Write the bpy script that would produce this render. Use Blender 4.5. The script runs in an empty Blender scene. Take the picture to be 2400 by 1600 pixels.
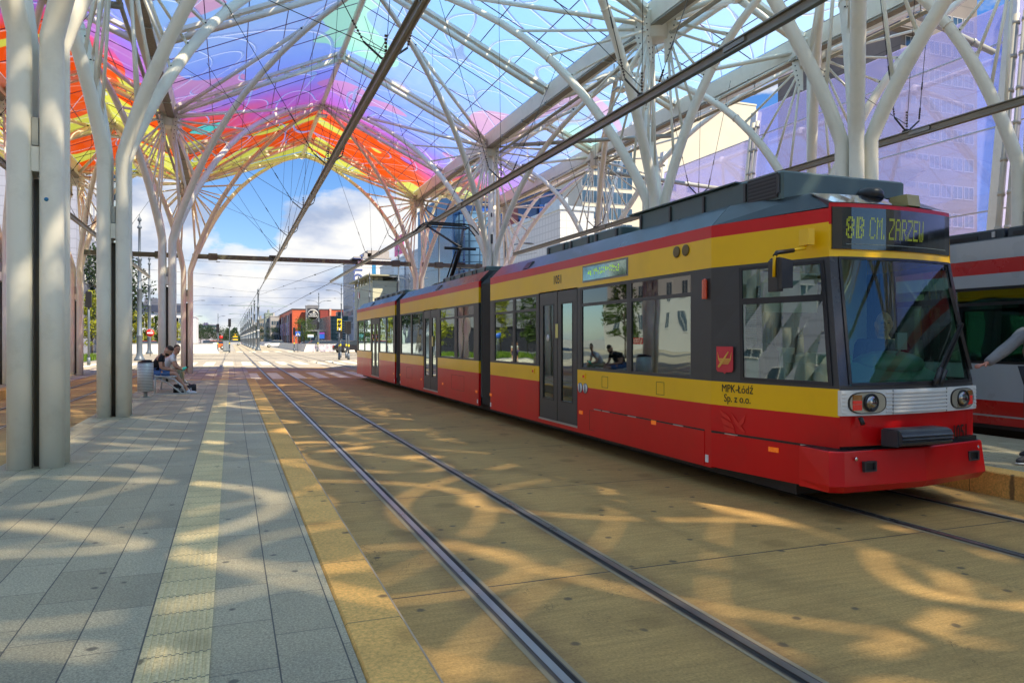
import bpy, bmesh, math, random
from mathutils import Vector, Matrix
R = math.radians
random.seed(7)
SC = bpy.context.scene
COL = SC.collection
# ------------------------------------------------------------------ camera
TH = R(20.85); SN, CS, F = math.sin(TH), math.cos(TH), 1730.0
cam = bpy.data.cameras.new("camera"); cam.lens = 36*F/2400; cam.sensor_width = 36
cam.clip_start = .05; cam.clip_end = 6000; cam.shift_y = -4/2400
co = bpy.data.objects.new("camera", cam); COL.objects.link(co)
co.location = (0, 0, 1.59); co.rotation_euler = (R(90), 0, -TH); SC.camera = co
# ------------------------------------------------------------------ sky
SUNV = Vector((.47, -.52, 1.0)).normalized()
EL = math.asin(SUNV.z); AZ = math.atan2(SUNV.x, SUNV.y)
w = bpy.data.worlds.new("World"); SC.world = w; w.use_nodes = True
nt = w.node_tree; nt.nodes.clear()
def N(t, typ, **kw):
    n = t.nodes.new(typ)
    for k, v in kw.items():
        if k.startswith('i_'): n.inputs[k[2:].replace('_', ' ')].default_value = v
        else: setattr(n, k, v)
    return n
def mth(t, op, a, b=None, c=None, clamp=False):
    n = t.nodes.new('ShaderNodeMath'); n.operation = op; n.use_clamp = clamp
    for i, v in enumerate((a, b, c)):
        if v is None: continue
        if isinstance(v, (int, float)): n.inputs[i].default_value = v
        else: t.links.new(v, n.inputs[i])
    return n.outputs[0]
def ramp(t, fac, stops, interp='LINEAR'):
    n = t.nodes.new('ShaderNodeValToRGB'); cr = n.color_ramp; cr.interpolation = interp
    while len(cr.elements) > 1: cr.elements.remove(cr.elements[-1])
    for i, (p, c) in enumerate(stops):
        e = cr.elements[0] if i == 0 else cr.elements.new(p)
        e.position = p; e.color = (c[0], c[1], c[2], 1) if isinstance(c, tuple) else (c, c, c, 1)
    t.links.new(fac, n.inputs[0]); return n.outputs[0]
def mixc(t, fac, a, b, typ='MIX'):
    n = t.nodes.new('ShaderNodeMix'); n.data_type = 'RGBA'; n.blend_type = typ
    for s, v in ((n.inputs[0], fac), (n.inputs[6], a), (n.inputs[7], b)):
        if isinstance(v, (int, float)): s.default_value = v
        elif isinstance(v, tuple): s.default_value = (v[0], v[1], v[2], 1)
        else: t.links.new(v, s)
    return n.outputs[2]
sky = N(nt, 'ShaderNodeTexSky', sky_type='NISHITA', sun_disc=False, sun_elevation=EL, sun_rotation=AZ, air_density=1.0, dust_density=.4, ozone_density=2.5)
tc = N(nt, 'ShaderNodeTexCoord')
sx = N(nt, 'ShaderNodeSeparateXYZ'); nt.links.new(tc.outputs['Generated'], sx.inputs[0])
az = mth(nt, 'ARCTAN2', sx.outputs[0], sx.outputs[1]); el = mth(nt, 'ARCSINE', sx.outputs[2])
def gauss(a0, e0, ra, re, k):
    a = mth(nt, 'DIVIDE', mth(nt, 'SUBTRACT', az, a0), ra); e = mth(nt, 'DIVIDE', mth(nt, 'SUBTRACT', el, e0), re)
    d = mth(nt, 'ADD', mth(nt, 'MULTIPLY', a, a), mth(nt, 'MULTIPLY', e, e))
    return mth(nt, 'MULTIPLY', mth(nt, 'EXPONENT', mth(nt, 'MULTIPLY', d, -1.0)), k)
mp = N(nt, 'ShaderNodeMapping'); nt.links.new(tc.outputs['Generated'], mp.inputs[0]); mp.inputs['Scale'].default_value = (1, 1, 1.9)
mp.inputs['Location'].default_value = (.35, .1, .2)
n1 = N(nt, 'ShaderNodeTexNoise', i_Scale=6.0, i_Detail=9.0, i_Roughness=.55); nt.links.new(mp.outputs[0], n1.inputs[0])
n2 = N(nt, 'ShaderNodeTexNoise', i_Scale=17.0, i_Detail=6.0, i_Roughness=.6); nt.links.new(mp.outputs[0], n2.inputs[0])
tot = n1.outputs[0]
for g in (gauss(.10, .135, .10, .05, .30), gauss(-.08, .15, .055, .05, .30), gauss(0, .04, .5, .055, .17), gauss(.035, .15, .035, .04, -.2), gauss(.02, .24, .12, .04, -.2), gauss(.06,.07,.12,.02,.1)):
    tot = mth(nt, 'ADD', tot, g)
tot = mth(nt, 'ADD', tot, mth(nt, 'MULTIPLY', mth(nt, 'SUBTRACT', n2.outputs[0], .5), .16))
mask = ramp(nt, tot, [(.57, 0.0), (.62, .7), (.70, 1.0)])
n3 = N(nt, 'ShaderNodeTexNoise', i_Scale=9.0, i_Detail=5.0, i_Roughness=.5)
mp2 = N(nt, 'ShaderNodeMapping'); nt.links.new(tc.outputs['Generated'], mp2.inputs[0]); mp2.inputs['Scale'].default_value = (1, 1, 2.2); mp2.inputs['Location'].default_value = (.35, .1, .27)
nt.links.new(mp2.outputs[0], n3.inputs[0])
ccol = ramp(nt, n3.outputs[0], [(.40, (.48, .57, .77)), (.50, (.76, .81, .93)), (.60, (1.05, 1.04, 1.02))])
hz = mth(nt, 'MULTIPLY', el, 3.0, clamp=True)
skc = mixc(nt, 1.0, sky.outputs[0], ramp(nt, hz, [(0.0, (.92, .98, 1.05)), (1.0, (.38, .74, 1.18))]), 'MULTIPLY')
bg1 = N(nt, 'ShaderNodeBackground'); nt.links.new(skc, bg1.inputs[0]); bg1.inputs[1].default_value = .076
bg2 = N(nt, 'ShaderNodeBackground'); nt.links.new(ccol, bg2.inputs[0]); bg2.inputs[1].default_value = .47
ms = N(nt, 'ShaderNodeMixShader'); nt.links.new(mask, ms.inputs[0]); nt.links.new(bg1.outputs[0], ms.inputs[1]); nt.links.new(bg2.outputs[0], ms.inputs[2])
wo = N(nt, 'ShaderNodeOutputWorld'); nt.links.new(ms.outputs[0], wo.inputs[0])
# ------------------------------------------------------------------ sun, exposure
sl = bpy.data.lights.new("sun", 'SUN'); sl.energy = 4.8; sl.angle = R(1.0); sl.color = (1, .88, .68)
so = bpy.data.objects.new("sun", sl); COL.objects.link(so); so.rotation_euler = SUNV.to_track_quat('Z', 'Y').to_euler(); so.location = SUNV*60
SC.view_settings.view_transform = 'Standard'; SC.view_settings.look = 'None'; SC.view_settings.exposure = 1.05; SC.view_settings.gamma = 1
SC.cycles.max_bounces = 8; SC.cycles.transparent_max_bounces = 16; SC.cycles.diffuse_bounces = 3; SC.cycles.glossy_bounces = 3
SC.cycles.sample_clamp_indirect = 6; SC.cycles.caustics_reflective = False; SC.cycles.caustics_refractive = False
# ------------------------------------------------------------------ geometry helpers
def V(*a): return Vector(a)
class G:
    def __init__(s): s.v = []; s.f = []; s.m = []; s.s = []
    def add(s, vs, fs, m=0, sm=False):
        o = len(s.v); s.v += [tuple(v) for v in vs]
        for f in fs: s.f.append(tuple(o+i for i in f)); s.m.append(m); s.s.append(sm)
        return s
    def box(s, x0, x1, y0, y1, z0, z1, m=0):
        if x0 > x1: x0, x1 = x1, x0
        if y0 > y1: y0, y1 = y1, y0
        if z0 > z1: z0, z1 = z1, z0
        return s.add([(x0,y0,z0),(x1,y0,z0),(x1,y1,z0),(x0,y1,z0),(x0,y0,z1),(x1,y0,z1),(x1,y1,z1),(x0,y1,z1)],
              [(0,3,2,1),(4,5,6,7),(0,1,5,4),(1,2,6,5),(2,3,7,6),(3,0,4,7)], m)
    def bev(s, x0, x1, y0, y1, z0, z1, b=.01, m=0):     # box with chamfered vertical edges and top
        p = [(x0+b,y0),(x1-b,y0),(x1,y0+b),(x1,y1-b),(x1-b,y1),(x0+b,y1),(x0,y1-b),(x0,y0+b)]
        cx, cy = (x0+x1)/2, (y0+y1)/2; kx = 1-2*b/(x1-x0); ky = 1-2*b/(y1-y0)
        q = [(cx+(a-cx)*kx, cy+(c-cy)*ky) for a, c in p]
        vs = [(a,c,z0) for a,c in p]+[(a,c,z1-b) for a,c in p]+[(a,c,z1) for a,c in q]
        fs = [tuple(range(7,-1,-1)), tuple(range(16,24))]
        for L in (0, 8):
            for i in range(8): j=(i+1)%8; fs.append((L+i,L+j,L+8+j,L+8+i))
        return s.add(vs, fs, m)
    def prism(s, pts, off, m=0, sm=False):               # polygon pts extruded by vector off
        n = len(pts); o = Vector(off); a = [Vector(p) for p in pts]
        return s.add(a+[p+o for p in a], [tuple(range(n-1,-1,-1)), tuple(range(n,2*n))]+[(i,(i+1)%n,n+(i+1)%n,n+i) for i in range(n)], m, sm)
    def bar(s, p, q, w, h, m=0, up=(0,0,1)):
        p = Vector(p); q = Vector(q); d = (q-p).normalized(); u = Vector(up)
        x = d.cross(u); x = x.normalized() if x.length > 1e-4 else Vector((1,0,0)); y = x.cross(d)
        c = [x*w/2*a+y*h/2*b for a, b in ((-1,-1),(1,-1),(1,1),(-1,1))]
        return s.prism([p+k for k in c], q-p, m)
    def tube(s, pts, r, n=8, m=0, cap=True, sm=True):
        pts = [Vector(p) for p in pts]; L = len(pts); rr = r if isinstance(r, (list, tuple)) else [r]*L
        vs = []; fs = []; x = None
        for i, p in enumerate(pts):
            d = (pts[min(i+1,L-1)]-pts[max(i-1,0)]).normalized()
            if x is None: x = d.cross(Vector((0,0,1)) if abs(d.z) < .95 else Vector((1,0,0))).normalized()
            else: x = (x-d*x.dot(d)).normalized()
            y = d.cross(x)
            for k in range(n):
                a = 2*math.pi*k/n; vs.append(p+(x*math.cos(a)+y*math.sin(a))*rr[i])
        for i in range(L-1):
            for k in range(n):
                j = (k+1)%n; fs.append((i*n+k, i*n+j, (i+1)*n+j, (i+1)*n+k))
        s.add(vs, fs, m, sm)
        if cap:
            s.add([vs[k] for k in range(n)], [tuple(range(n-1,-1,-1))], m); s.add([vs[(L-1)*n+k] for k in range(n)], [tuple(range(n))], m)
        return s
    def lathe(s, prof, c=(0,0,0), n=12, m=0, M=None, sm=True):
        vs = []; fs = []; c = Vector(c); L = len(prof)
        for r, z in prof:
            for k in range(n):
                a = 2*math.pi*k/n; p = Vector((r*math.cos(a), r*math.sin(a), z))
                if M: p = M @ p
                vs.append(c+p)
        for i in range(L-1):
            for k in range(n):
                j=(k+1)%n; fs.append((i*n+k,i*n+j,(i+1)*n+j,(i+1)*n+k))
        fs += [tuple(range(n-1,-1,-1)), tuple((L-1)*n+k for k in range(n))]
        return s.add(vs, fs, m, sm)
    def ell(s, c, r, nu=10, nv=7, m=0, M=None):
        vs=[]; fs=[]; c=Vector(c)
        for i in range(nv+1):
            t = math.pi*i/nv
            for k in range(nu):
                a = 2*math.pi*k/nu; p = Vector((r[0]*math.sin(t)*math.cos(a), r[1]*math.sin(t)*math.sin(a), r[2]*math.cos(t)))
                if M: p = M @ p
                vs.append(c+p)
        for i in range(nv):
            for k in range(nu):
                j=(k+1)%nu; fs.append((i*nu+k,(i+1)*nu+k,(i+1)*nu+j,i*nu+j))
        return s.add(vs, fs, m, True)
    def mesh(s, name):
        me = bpy.data.meshes.new(name); me.from_pydata(s.v, [], s.f); me.update()
        me.polygons.foreach_set('material_index', s.m); me.polygons.foreach_set('use_smooth', s.s)
        bm = bmesh.new(); bm.from_mesh(me); bmesh.ops.remove_doubles(bm, verts=bm.verts, dist=1e-5)
        bm.to_mesh(me); bm.free()
        return me
    def build(s, name, mats, parent=None, me=None):
        me = me or s.mesh(name)
        if not me.materials:
            for k in (mats if isinstance(mats, (list, tuple)) else [mats]): me.materials.append(k)
        return link(name, me, parent)
def link(name, me, parent=None):
    o = bpy.data.objects.new(name, me); COL.objects.link(o)
    if parent: o.parent = parent; o.matrix_parent_inverse = parent_inv(parent)
    return o
def wmat(o):
    b = Matrix.LocRotScale(o.location, o.rotation_euler, o.scale)
    return wmat(o.parent) @ o.matrix_parent_inverse @ b if o.parent else b
def parent_inv(p): return wmat(p).inverted()
def empty(name, loc=(0,0,0), rz=0):
    o = bpy.data.objects.new(name, None); COL.objects.link(o); o.location = loc; o.rotation_euler = (0,0,rz); o.empty_display_size = .1; return o
def tag(o, label=None, cat=None, group=None, kind=None):
    if label: o['label'] = label
    if cat: o['category'] = cat
    if group: o['group'] = group
    if kind: o['kind'] = kind
    return o
KIDS = {}
def child(name, g, mats, parent):          # mesh given in the parent's local frame
    me = g if isinstance(g, bpy.types.Mesh) else g.mesh(name)
    if not me.materials:
        for k in (mats if isinstance(mats, (list, tuple)) else [mats]): me.materials.append(k)
    o = bpy.data.objects.new(name, me); COL.objects.link(o); o.parent = parent
    KIDS.setdefault(parent.name, []).append(o); return o
def dup(o, parent=None):
    c = o.copy(); COL.objects.link(c)
    if parent: c.parent = parent; KIDS.setdefault(parent.name, []).append(c)
    for k in KIDS.get(o.name, []): dup(k, c)
    return c
def text_mesh(name, body, size, org, ex, ey, depth=.004, sx=1.0, align='CENTER', shear=0, bold=0):
    cu = bpy.data.curves.new(name, 'FONT'); cu.body = body; cu.size = size; cu.align_x = align; cu.extrude = depth/2; cu.shear = shear; cu.offset = bold
    cu.resolution_u = 4
    t = bpy.data.objects.new(name, cu); COL.objects.link(t)
    dg = bpy.context.evaluated_depsgraph_get(); me = bpy.data.meshes.new_from_object(t.evaluated_get(dg)); bpy.data.objects.remove(t)
    ex = Vector(ex).normalized(); ey = Vector(ey).normalized(); ez = ex.cross(ey); org = Vector(org)
    for v in me.vertices: v.co = org+ex*v.co.x*sx+ey*v.co.y+ez*v.co.z
    me.name = name; me.materials.clear(); return me
def text(name, body, size, mat, parent, org, ex, ey, **k):
    me = text_mesh(name, body, size, org, ex, ey, **k); me.materials.append(mat)
    return link(name, me, parent) if parent is None or not k.get('local') else None
def gp(u, Z):      # ground position of image column u at depth Z
    lat = (u-1200)/F*Z; return (Z*SN+lat*CS, Z*CS-lat*SN)
def hz_(v, Z): return 1.59+(796-v)/F*Z
# ------------------------------------------------------------------ materials
MATS = {}
def M(name, col, rough=.5, metal=0, var=.10, sc=2.0, bump=0, bsc=30, coat=0, emit=0, spec=.5, dirt=0, dirtcol=(.12,.11,.09)):
    if name in MATS: return MATS[name]
    m = bpy.data.materials.new(name); m.use_nodes = True; t = m.node_tree; b = t.nodes['Principled BSDF']; MATS[name] = m
    ge = N(t, 'ShaderNodeNewGeometry')
    nz = N(t, 'ShaderNodeTexNoise', i_Scale=sc, i_Detail=6.0, i_Roughness=.6); t.links.new(ge.outputs['Position'], nz.inputs[0])
    lo = tuple(c*(1-var) for c in col); hi = tuple(min(1, c*(1+var)) for c in col)
    c = ramp(t, nz.outputs[0], [(.3, lo), (.7, hi)])
    if dirt:
        n2 = N(t, 'ShaderNodeTexNoise', i_Scale=sc*2.3, i_Detail=8.0, i_Roughness=.7); t.links.new(ge.outputs['Position'], n2.inputs[0])
        c = mixc(t, ramp(t, n2.outputs[0], [(.52, 0.0), (.7, dirt)]), c, dirtcol)
    t.links.new(c, b.inputs['Base Color'])
    rr = ramp(t, nz.outputs[0], [(.3, max(.02, rough*.85)), (.7, min(1, rough*1.15))]); t.links.new(rr, b.inputs['Roughness'])
    b.inputs['Metallic'].default_value = metal; b.inputs['Specular IOR Level'].default_value = spec
    if coat: b.inputs['Coat Weight'].default_value = coat; b.inputs['Coat Roughness'].default_value = .06
    if emit: b.inputs['Emission Color'].default_value = (*col, 1); b.inputs['Emission Strength'].default_value = emit
    if bump:
        n3 = N(t, 'ShaderNodeTexNoise', i_Scale=bsc, i_Detail=4.0); t.links.new(ge.outputs['Position'], n3.inputs[0])
        bp = N(t, 'ShaderNodeBump', i_Strength=bump, i_Distance=.02); t.links.new(n3.outputs[0], bp.inputs['Height']); t.links.new(bp.outputs[0], b.inputs['Normal'])
        if coat: t.links.new(bp.outputs[0], b.inputs['Coat Normal'])
    return m
def glass(name, tint, refl=1.5, base=.05, gcol=(1,1,1), wav=0.0, wsc=1.2, trans=0.0):
    m = bpy.data.materials.new(name); m.use_nodes = True; t = m.node_tree; t.nodes.clear(); MATS[name] = m
    tr = N(t, 'ShaderNodeBsdfTransparent'); tr.inputs[0].default_value = (*tint, 1)
    gl = N(t, 'ShaderNodeBsdfGlossy'); gl.inputs['Roughness'].default_value = .02; gl.inputs[0].default_value = (*gcol, 1)
    fr = N(t, 'ShaderNodeFresnel'); fr.inputs[0].default_value = 1.5
    ge = N(t, 'ShaderNodeNewGeometry')
    if wav:
        nz = N(t, 'ShaderNodeTexNoise', i_Scale=wsc, i_Detail=1.0); t.links.new(ge.outputs['Position'], nz.inputs[0])
        bp = N(t, 'ShaderNodeBump', i_Strength=wav, i_Distance=.05); t.links.new(nz.outputs[0], bp.inputs['Height']); t.links.new(bp.outputs[0], gl.inputs['Normal'])
    fac = mth(t, 'ADD', mth(t, 'MULTIPLY', fr.outputs[0], refl), base, clamp=True)
    mx = N(t, 'ShaderNodeMixShader'); t.links.new(fac, mx.inputs[0]); t.links.new(tr.outputs[0], mx.inputs[1]); t.links.new(gl.outputs[0], mx.inputs[2])
    out = mx.outputs[0]
    if trans:
        tl = N(t, 'ShaderNodeBsdfTranslucent'); tl.inputs[0].default_value = (*tint, 1)
        m2 = N(t, 'ShaderNodeMixShader'); m2.inputs[0].default_value = trans; t.links.new(out, m2.inputs[1]); t.links.new(tl.outputs[0], m2.inputs[2]); out = m2.outputs[0]
    o = N(t, 'ShaderNodeOutputMaterial'); t.links.new(out, o.inputs[0]); return m
steel = M('white_painted_steel', (.90,.865,.73), .42, var=.03, sc=1.3, dirt=.22, dirtcol=(.50,.47,.38))
galv = M('grey_pipe', (.42,.43,.39), .45, metal=.3, var=.1)
traym = M('perforated_tray', (.30,.28,.22), .6, var=.25, sc=14)
black = M('black_rubber', (.02,.02,.022), .55)
wire = M('dark_wire', (.03,.03,.03), .5)
alu = M('brushed_aluminium', (.52,.52,.52), .38, metal=.8)
chrome = M('chrome', (.8,.8,.8), .08, metal=1, var=.02)
railm = M('rail_head_steel', (.34,.34,.33), .3, metal=.8, var=.1)
railside = M('rail_flange_brown', (.10,.075,.06), .6)
cond = M('conductor_rail_bronze', (.27,.25,.20), .38, metal=.55, var=.1)
polem = M('slate_painted_metal', (.10,.125,.155), .42, var=.1)
white = M('white_paint', (.78,.78,.76), .5)
conc = M('pale_concrete', (.62,.60,.56), .85, var=.12, sc=.7, dirt=.3, dirtcol=(.3,.28,.25))
# ------------------------------------------------------------------ ground materials
def ground_mat(name, col, var=.12, joints=None, jw=.012, jcol=(.06,.05,.04), patch=None, stains=.5, fine=60, rough=.75, streak=0, spots=True):
    m = bpy.data.materials.new(name); m.use_nodes = True; t = m.node_tree; b = t.nodes['Principled BSDF']; MATS[name] = m
    ge = N(t, 'ShaderNodeNewGeometry'); P = ge.outputs['Position']
    n1 = N(t, 'ShaderNodeTexNoise', i_Scale=.45, i_Detail=8.0, i_Roughness=.62); t.links.new(P, n1.inputs[0])
    c = ramp(t, n1.outputs[0], [(.3, tuple(k*(1-var) for k in col)), (.7, tuple(k*(1+var) for k in col))])
    nf = N(t, 'ShaderNodeTexNoise', i_Scale=fine, i_Detail=4.0, i_Roughness=.8); t.links.new(P, nf.inputs[0])
    c = mixc(t, .9, c, ramp(t, nf.outputs[0], [(.3, (.62,.62,.62)), (.5, (1,1,1)), (.72, (1.4,1.4,1.4))]), 'MULTIPLY')
    sx = N(t, 'ShaderNodeSeparateXYZ'); t.links.new(P, sx.inputs[0])
    if streak:
        mp = N(t, 'ShaderNodeMapping'); t.links.new(P, mp.inputs[0]); mp.inputs['Scale'].default_value = (1, 14, 1) if streak > 0 else (14, 1, 1)
        ns = N(t, 'ShaderNodeTexNoise', i_Scale=1.6, i_Detail=5.0, i_Roughness=.7); t.links.new(mp.outputs[0], ns.inputs[0])
        c = mixc(t, abs(streak), c, ramp(t, ns.outputs[0], [(.35, (.72,.72,.72)), (.6, (1.1,1.1,1.1))]), 'MULTIPLY')
    if stains:
        n2 = N(t, 'ShaderNodeTexNoise', i_Scale=1.7, i_Detail=7.0, i_Roughness=.65); t.links.new(P, n2.inputs[0])
        c = mixc(t, ramp(t, n2.outputs[0], [(.5, 0.0), (.75, stains)]), c, tuple(k*.5 for k in col))
    if spots:
        vo = N(t, 'ShaderNodeTexVoronoi', voronoi_dimensions='2D', i_Scale=1.5, i_Randomness=1.0); t.links.new(P, vo.inputs[0])
        nn = N(t, 'ShaderNodeTexNoise', i_Scale=12.0); t.links.new(P, nn.inputs[0])
        d = mth(t, 'ADD', vo.outputs['Distance'], mth(t, 'MULTIPLY', nn.outputs[0], .06))
        c = mixc(t, ramp(t, d, [(.055, .75), (.080, 0.0)]), c, (.07,.06,.045))
        v2 = N(t, 'ShaderNodeTexVoronoi', voronoi_dimensions='2D', i_Scale=.7, i_Randomness=1.0); t.links.new(P, v2.inputs[0])
        n4 = N(t, 'ShaderNodeTexNoise', i_Scale=5.0, i_Detail=5.0); t.links.new(P, n4.inputs[0])
        d2 = mth(t, 'ADD', v2.outputs['Distance'], mth(t, 'MULTIPLY', n4.outputs[0], .12))
        c = mixc(t, ramp(t, d2, [(.10, .45), (.16, 0.0)]), c, tuple(k*.4 for k in col))
    if streak:       # rust and brake dust beside the rails
        d = None
        for rx in (-4.93,-3.87,1.4625,2.5175,5.4325,6.4875,10.97,12.03):
            e = mth(t, 'ABSOLUTE', mth(t, 'SUBTRACT', sx.outputs[0], rx)); d = e if d is None else mth(t, 'MINIMUM', d, e)
        nr = N(t, 'ShaderNodeTexNoise', i_Scale=2.2, i_Detail=6.0, i_Roughness=.7); t.links.new(P, nr.inputs[0])
        c = mixc(t, mth(t, 'MULTIPLY', ramp(t, d, [(.05, .75), (.26, 0.0)]), ramp(t, nr.outputs[0], [(.35, .2), (.65, 1.0)])), c, (.15,.085,.04))
        wv = N(t, 'ShaderNodeTexNoise', i_Scale=.35, i_Detail=9.0, i_Roughness=.6, i_Distortion=1.2); t.links.new(P, wv.inputs[0])
        cr = mth(t, 'ABSOLUTE', mth(t, 'SUBTRACT', wv.outputs[0], .5)); n5 = N(t, 'ShaderNodeTexNoise', i_Scale=.25); t.links.new(P, n5.inputs[0])
        c = mixc(t, mth(t, 'MULTIPLY', mth(t, 'LESS_THAN', cr, .0009), ramp(t, n5.outputs[0], [(.50, 0.0), (.56, .7)])), c, (.10,.07,.035))
    if joints:       # list of (axis, spacing, offset)
        for ax, sp, off in joints:
            v = mth(t, 'PINGPONG', mth(t, 'ADD', sx.outputs[ax], -off), sp/2)
            # pingpong is 0 at multiples of spacing
            c = mixc(t, mth(t, 'LESS_THAN', v, jw/2), c, jcol)
    t.links.new(c, b.inputs['Base Color'])
    b.inputs['Roughness'].default_value = rough; b.inputs['Specular IOR Level'].default_value = .35
    bp = N(t, 'ShaderNodeBump', i_Strength=.35, i_Distance=.004); t.links.new(nf.outputs[0], bp.inputs['Height']); t.links.new(bp.outputs[0], b.inputs['Normal'])
    return m
slabm = ground_mat('ochre_concrete_slab', (.47,.292,.10), joints=[(1, 2.82, 4.5)], jw=.016, streak=.6, stains=.55)
kerbm = ground_mat('yellow_platform_edge', (.76,.43,.12), joints=[(1, 1.0, .55)], jw=.008, stains=.45, var=.22, jcol=(.2,.13,.06), fine=45)
farpav = ground_mat('pale_street_paving', (.36,.32,.25), var=.22, joints=[(0, 1.9, .3), (1, 3.7, 0)], jw=.05, jcol=(.3,.26,.2), stains=.35, spots=False, fine=20)
roadm = ground_mat('grey_asphalt', (.13,.135,.14), stains=.3, spots=False, fine=30)
earth = ground_mat('city_ground', (.34,.32,.28), stains=.3, spots=False, fine=5)
zebm = ground_mat('cream_crossing_paint', (.72,.66,.50), stains=.25, spots=False)
tact = ground_mat('cream_tactile_slab', (.70,.57,.31), joints=[(1, .262, .05)], jw=.01, jcol=(.2,.19,.13), stains=.45, var=.16)
def granite():
    m = bpy.data.materials.new('grey_granite_tiles'); m.use_nodes = True; t = m.node_tree; b = t.nodes['Principled BSDF']; MATS[m.name] = m
    ge = N(t, 'ShaderNodeNewGeometry'); P = ge.outputs['Position']
    sx = N(t, 'ShaderNodeSeparateXYZ'); t.links.new(P, sx.inputs[0])
    W, L = .277, .56
    # columns along Y, each column shifted
    xi = mth(t, 'DIVIDE', mth(t, 'ADD', sx.outputs[0], .366+W*40), W); ci = mth(t, 'FLOOR', xi); fx = mth(t, 'FRACT', xi)
    yi = mth(t, 'ADD', mth(t, 'DIVIDE', mth(t, 'ADD', sx.outputs[1], 60.0), L), mth(t, 'MULTIPLY', ci, .37)); ri = mth(t, 'FLOOR', yi); fy = mth(t, 'FRACT', yi)
    jx = mth(t, 'LESS_THAN', mth(t, 'PINGPONG', fx, .5), .012); jy = mth(t, 'LESS_THAN', mth(t, 'PINGPONG', fy, .5), .004)
    j = mth(t, 'MAXIMUM', jx, jy)
    cb = N(t, 'ShaderNodeCombineXYZ'); t.links.new(ci, cb.inputs[0]); t.links.new(ri, cb.inputs[1])
    wn = N(t, 'ShaderNodeTexWhiteNoise', noise_dimensions='2D'); t.links.new(cb.outputs[0], wn.inputs[0])
    c = ramp(t, wn.outputs[0], [(0.0, (.335,.295,.20)), (.5, (.375,.332,.227)), (1.0, (.42,.375,.26))])
    n1 = N(t, 'ShaderNodeTexNoise', i_Scale=.7, i_Detail=8.0, i_Roughness=.65); t.links.new(P, n1.inputs[0])
    c = mixc(t, .8, c, ramp(t, n1.outputs[0], [(.3, (.78,.78,.76)), (.65, (1.12,1.12,1.08))]), 'MULTIPLY')
    nf = N(t, 'ShaderNodeTexNoise', i_Scale=90.0, i_Detail=3.0, i_Roughness=.9); t.links.new(P, nf.inputs[0])
    c = mixc(t, 1.0, c, ramp(t, nf.outputs[0], [(.3, (.5,.5,.5)), (.5, (1,1,1)), (.68, (1.6,1.6,1.55))]), 'MULTIPLY')
    vo = N(t, 'ShaderNodeTexVoronoi', voronoi_dimensions='2D', i_Scale=1.7); t.links.new(P, vo.inputs[0])
    nn = N(t, 'ShaderNodeTexNoise', i_Scale=14.0); t.links.new(P, nn.inputs[0])
    d = mth(t, 'ADD', vo.outputs['Distance'], mth(t, 'MULTIPLY', nn.outputs[0], .05))
    c = mixc(t, ramp(t, d, [(.045, .75), (.065, 0.0)]), c, (.05,.05,.045))
    c = mixc(t, j, c, (.07,.068,.06)); t.links.new(c, b.inputs['Base Color']); b.inputs['Roughness'].default_value = .62
    h = mth(t, 'SUBTRACT', mth(t, 'MULTIPLY', nf.outputs[0], .3), j)
    bp = N(t, 'ShaderNodeBump', i_Strength=.4, i_Distance=.004); t.links.new(h, bp.inputs['Height']); t.links.new(bp.outputs[0], b.inputs['Normal'])
    return m
gran = granite()
def checker_pav():
    m = bpy.data.materials.new('coloured_block_paving'); m.use_nodes = True; t = m.node_tree; b = t.nodes['Principled BSDF']
    ge = N(t, 'ShaderNodeNewGeometry'); sx = N(t, 'ShaderNodeSeparateXYZ'); t.links.new(ge.outputs['Position'], sx.inputs[0])
    xi = mth(t, 'DIVIDE', mth(t, 'ADD', sx.outputs[0], 20.0), .42); yi = mth(t, 'DIVIDE', sx.outputs[1], 1.25)
    cb = N(t, 'ShaderNodeCombineXYZ'); t.links.new(mth(t, 'FLOOR', xi), cb.inputs[0]); t.links.new(mth(t, 'FLOOR', yi), cb.inputs[1])
    wn = N(t, 'ShaderNodeTexWhiteNoise', noise_dimensions='2D'); t.links.new(cb.outputs[0], wn.inputs[0])
    c = ramp(t, wn.outputs[0], [(0.0, (.30,.25,.22)), (.35, (.40,.30,.22)), (.6, (.55,.44,.24)), (.85, (.36,.30,.30)), (1.0, (.58,.52,.38))])
    j = mth(t, 'MAXIMUM', mth(t, 'LESS_THAN', mth(t, 'PINGPONG', xi, .5), .025), mth(t, 'LESS_THAN', mth(t, 'PINGPONG', yi, .5), .02))
    c = mixc(t, j, c, (.16,.14,.12)); t.links.new(c, b.inputs['Base Color']); b.inputs['Roughness'].default_value = .8
    return m
chk = checker_pav()
# ------------------------------------------------------------------ ground
g = G(); g.box(-700, 900, -300, 3000, -.5, -.03)
tag(g.build('ground', earth), kind='structure')
g = G(); g.box(-9.3, 16.2, -30, 43.5, -.03, 0)
tag(g.build('track_slab', slabm), kind='structure')
g = G(); g.box(-60, 70, 43.5, 112, -.03, -.002)
tag(g.build('junction_paving', farpav), kind='structure')
g = G(); g.box(-60, -9.3, -30, 43.5, -.03, -.004); g.box(16.2, 60, -30, 43.5, -.03, -.004)
tag(g.build('side_pavement', farpav), kind='structure')
g = G(); g.box(.6, 7.4, 112, 900, -.03, .0)
tag(g.build('tram_corridor', ground_mat('far_track_bed', (.42,.36,.25), joints=[(1, 6.0, 0)], jw=.1, spots=False, fine=8)), kind='structure')
g = G(); g.box(-30, -9.6, 58, 900, -.028, .006); g.box(9.8, 26, 112, 900, -.028, .006); g.box(-60, -30, 58, 66, -.028, .006)
tag(g.build('road', roadm), kind='structure')
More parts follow.
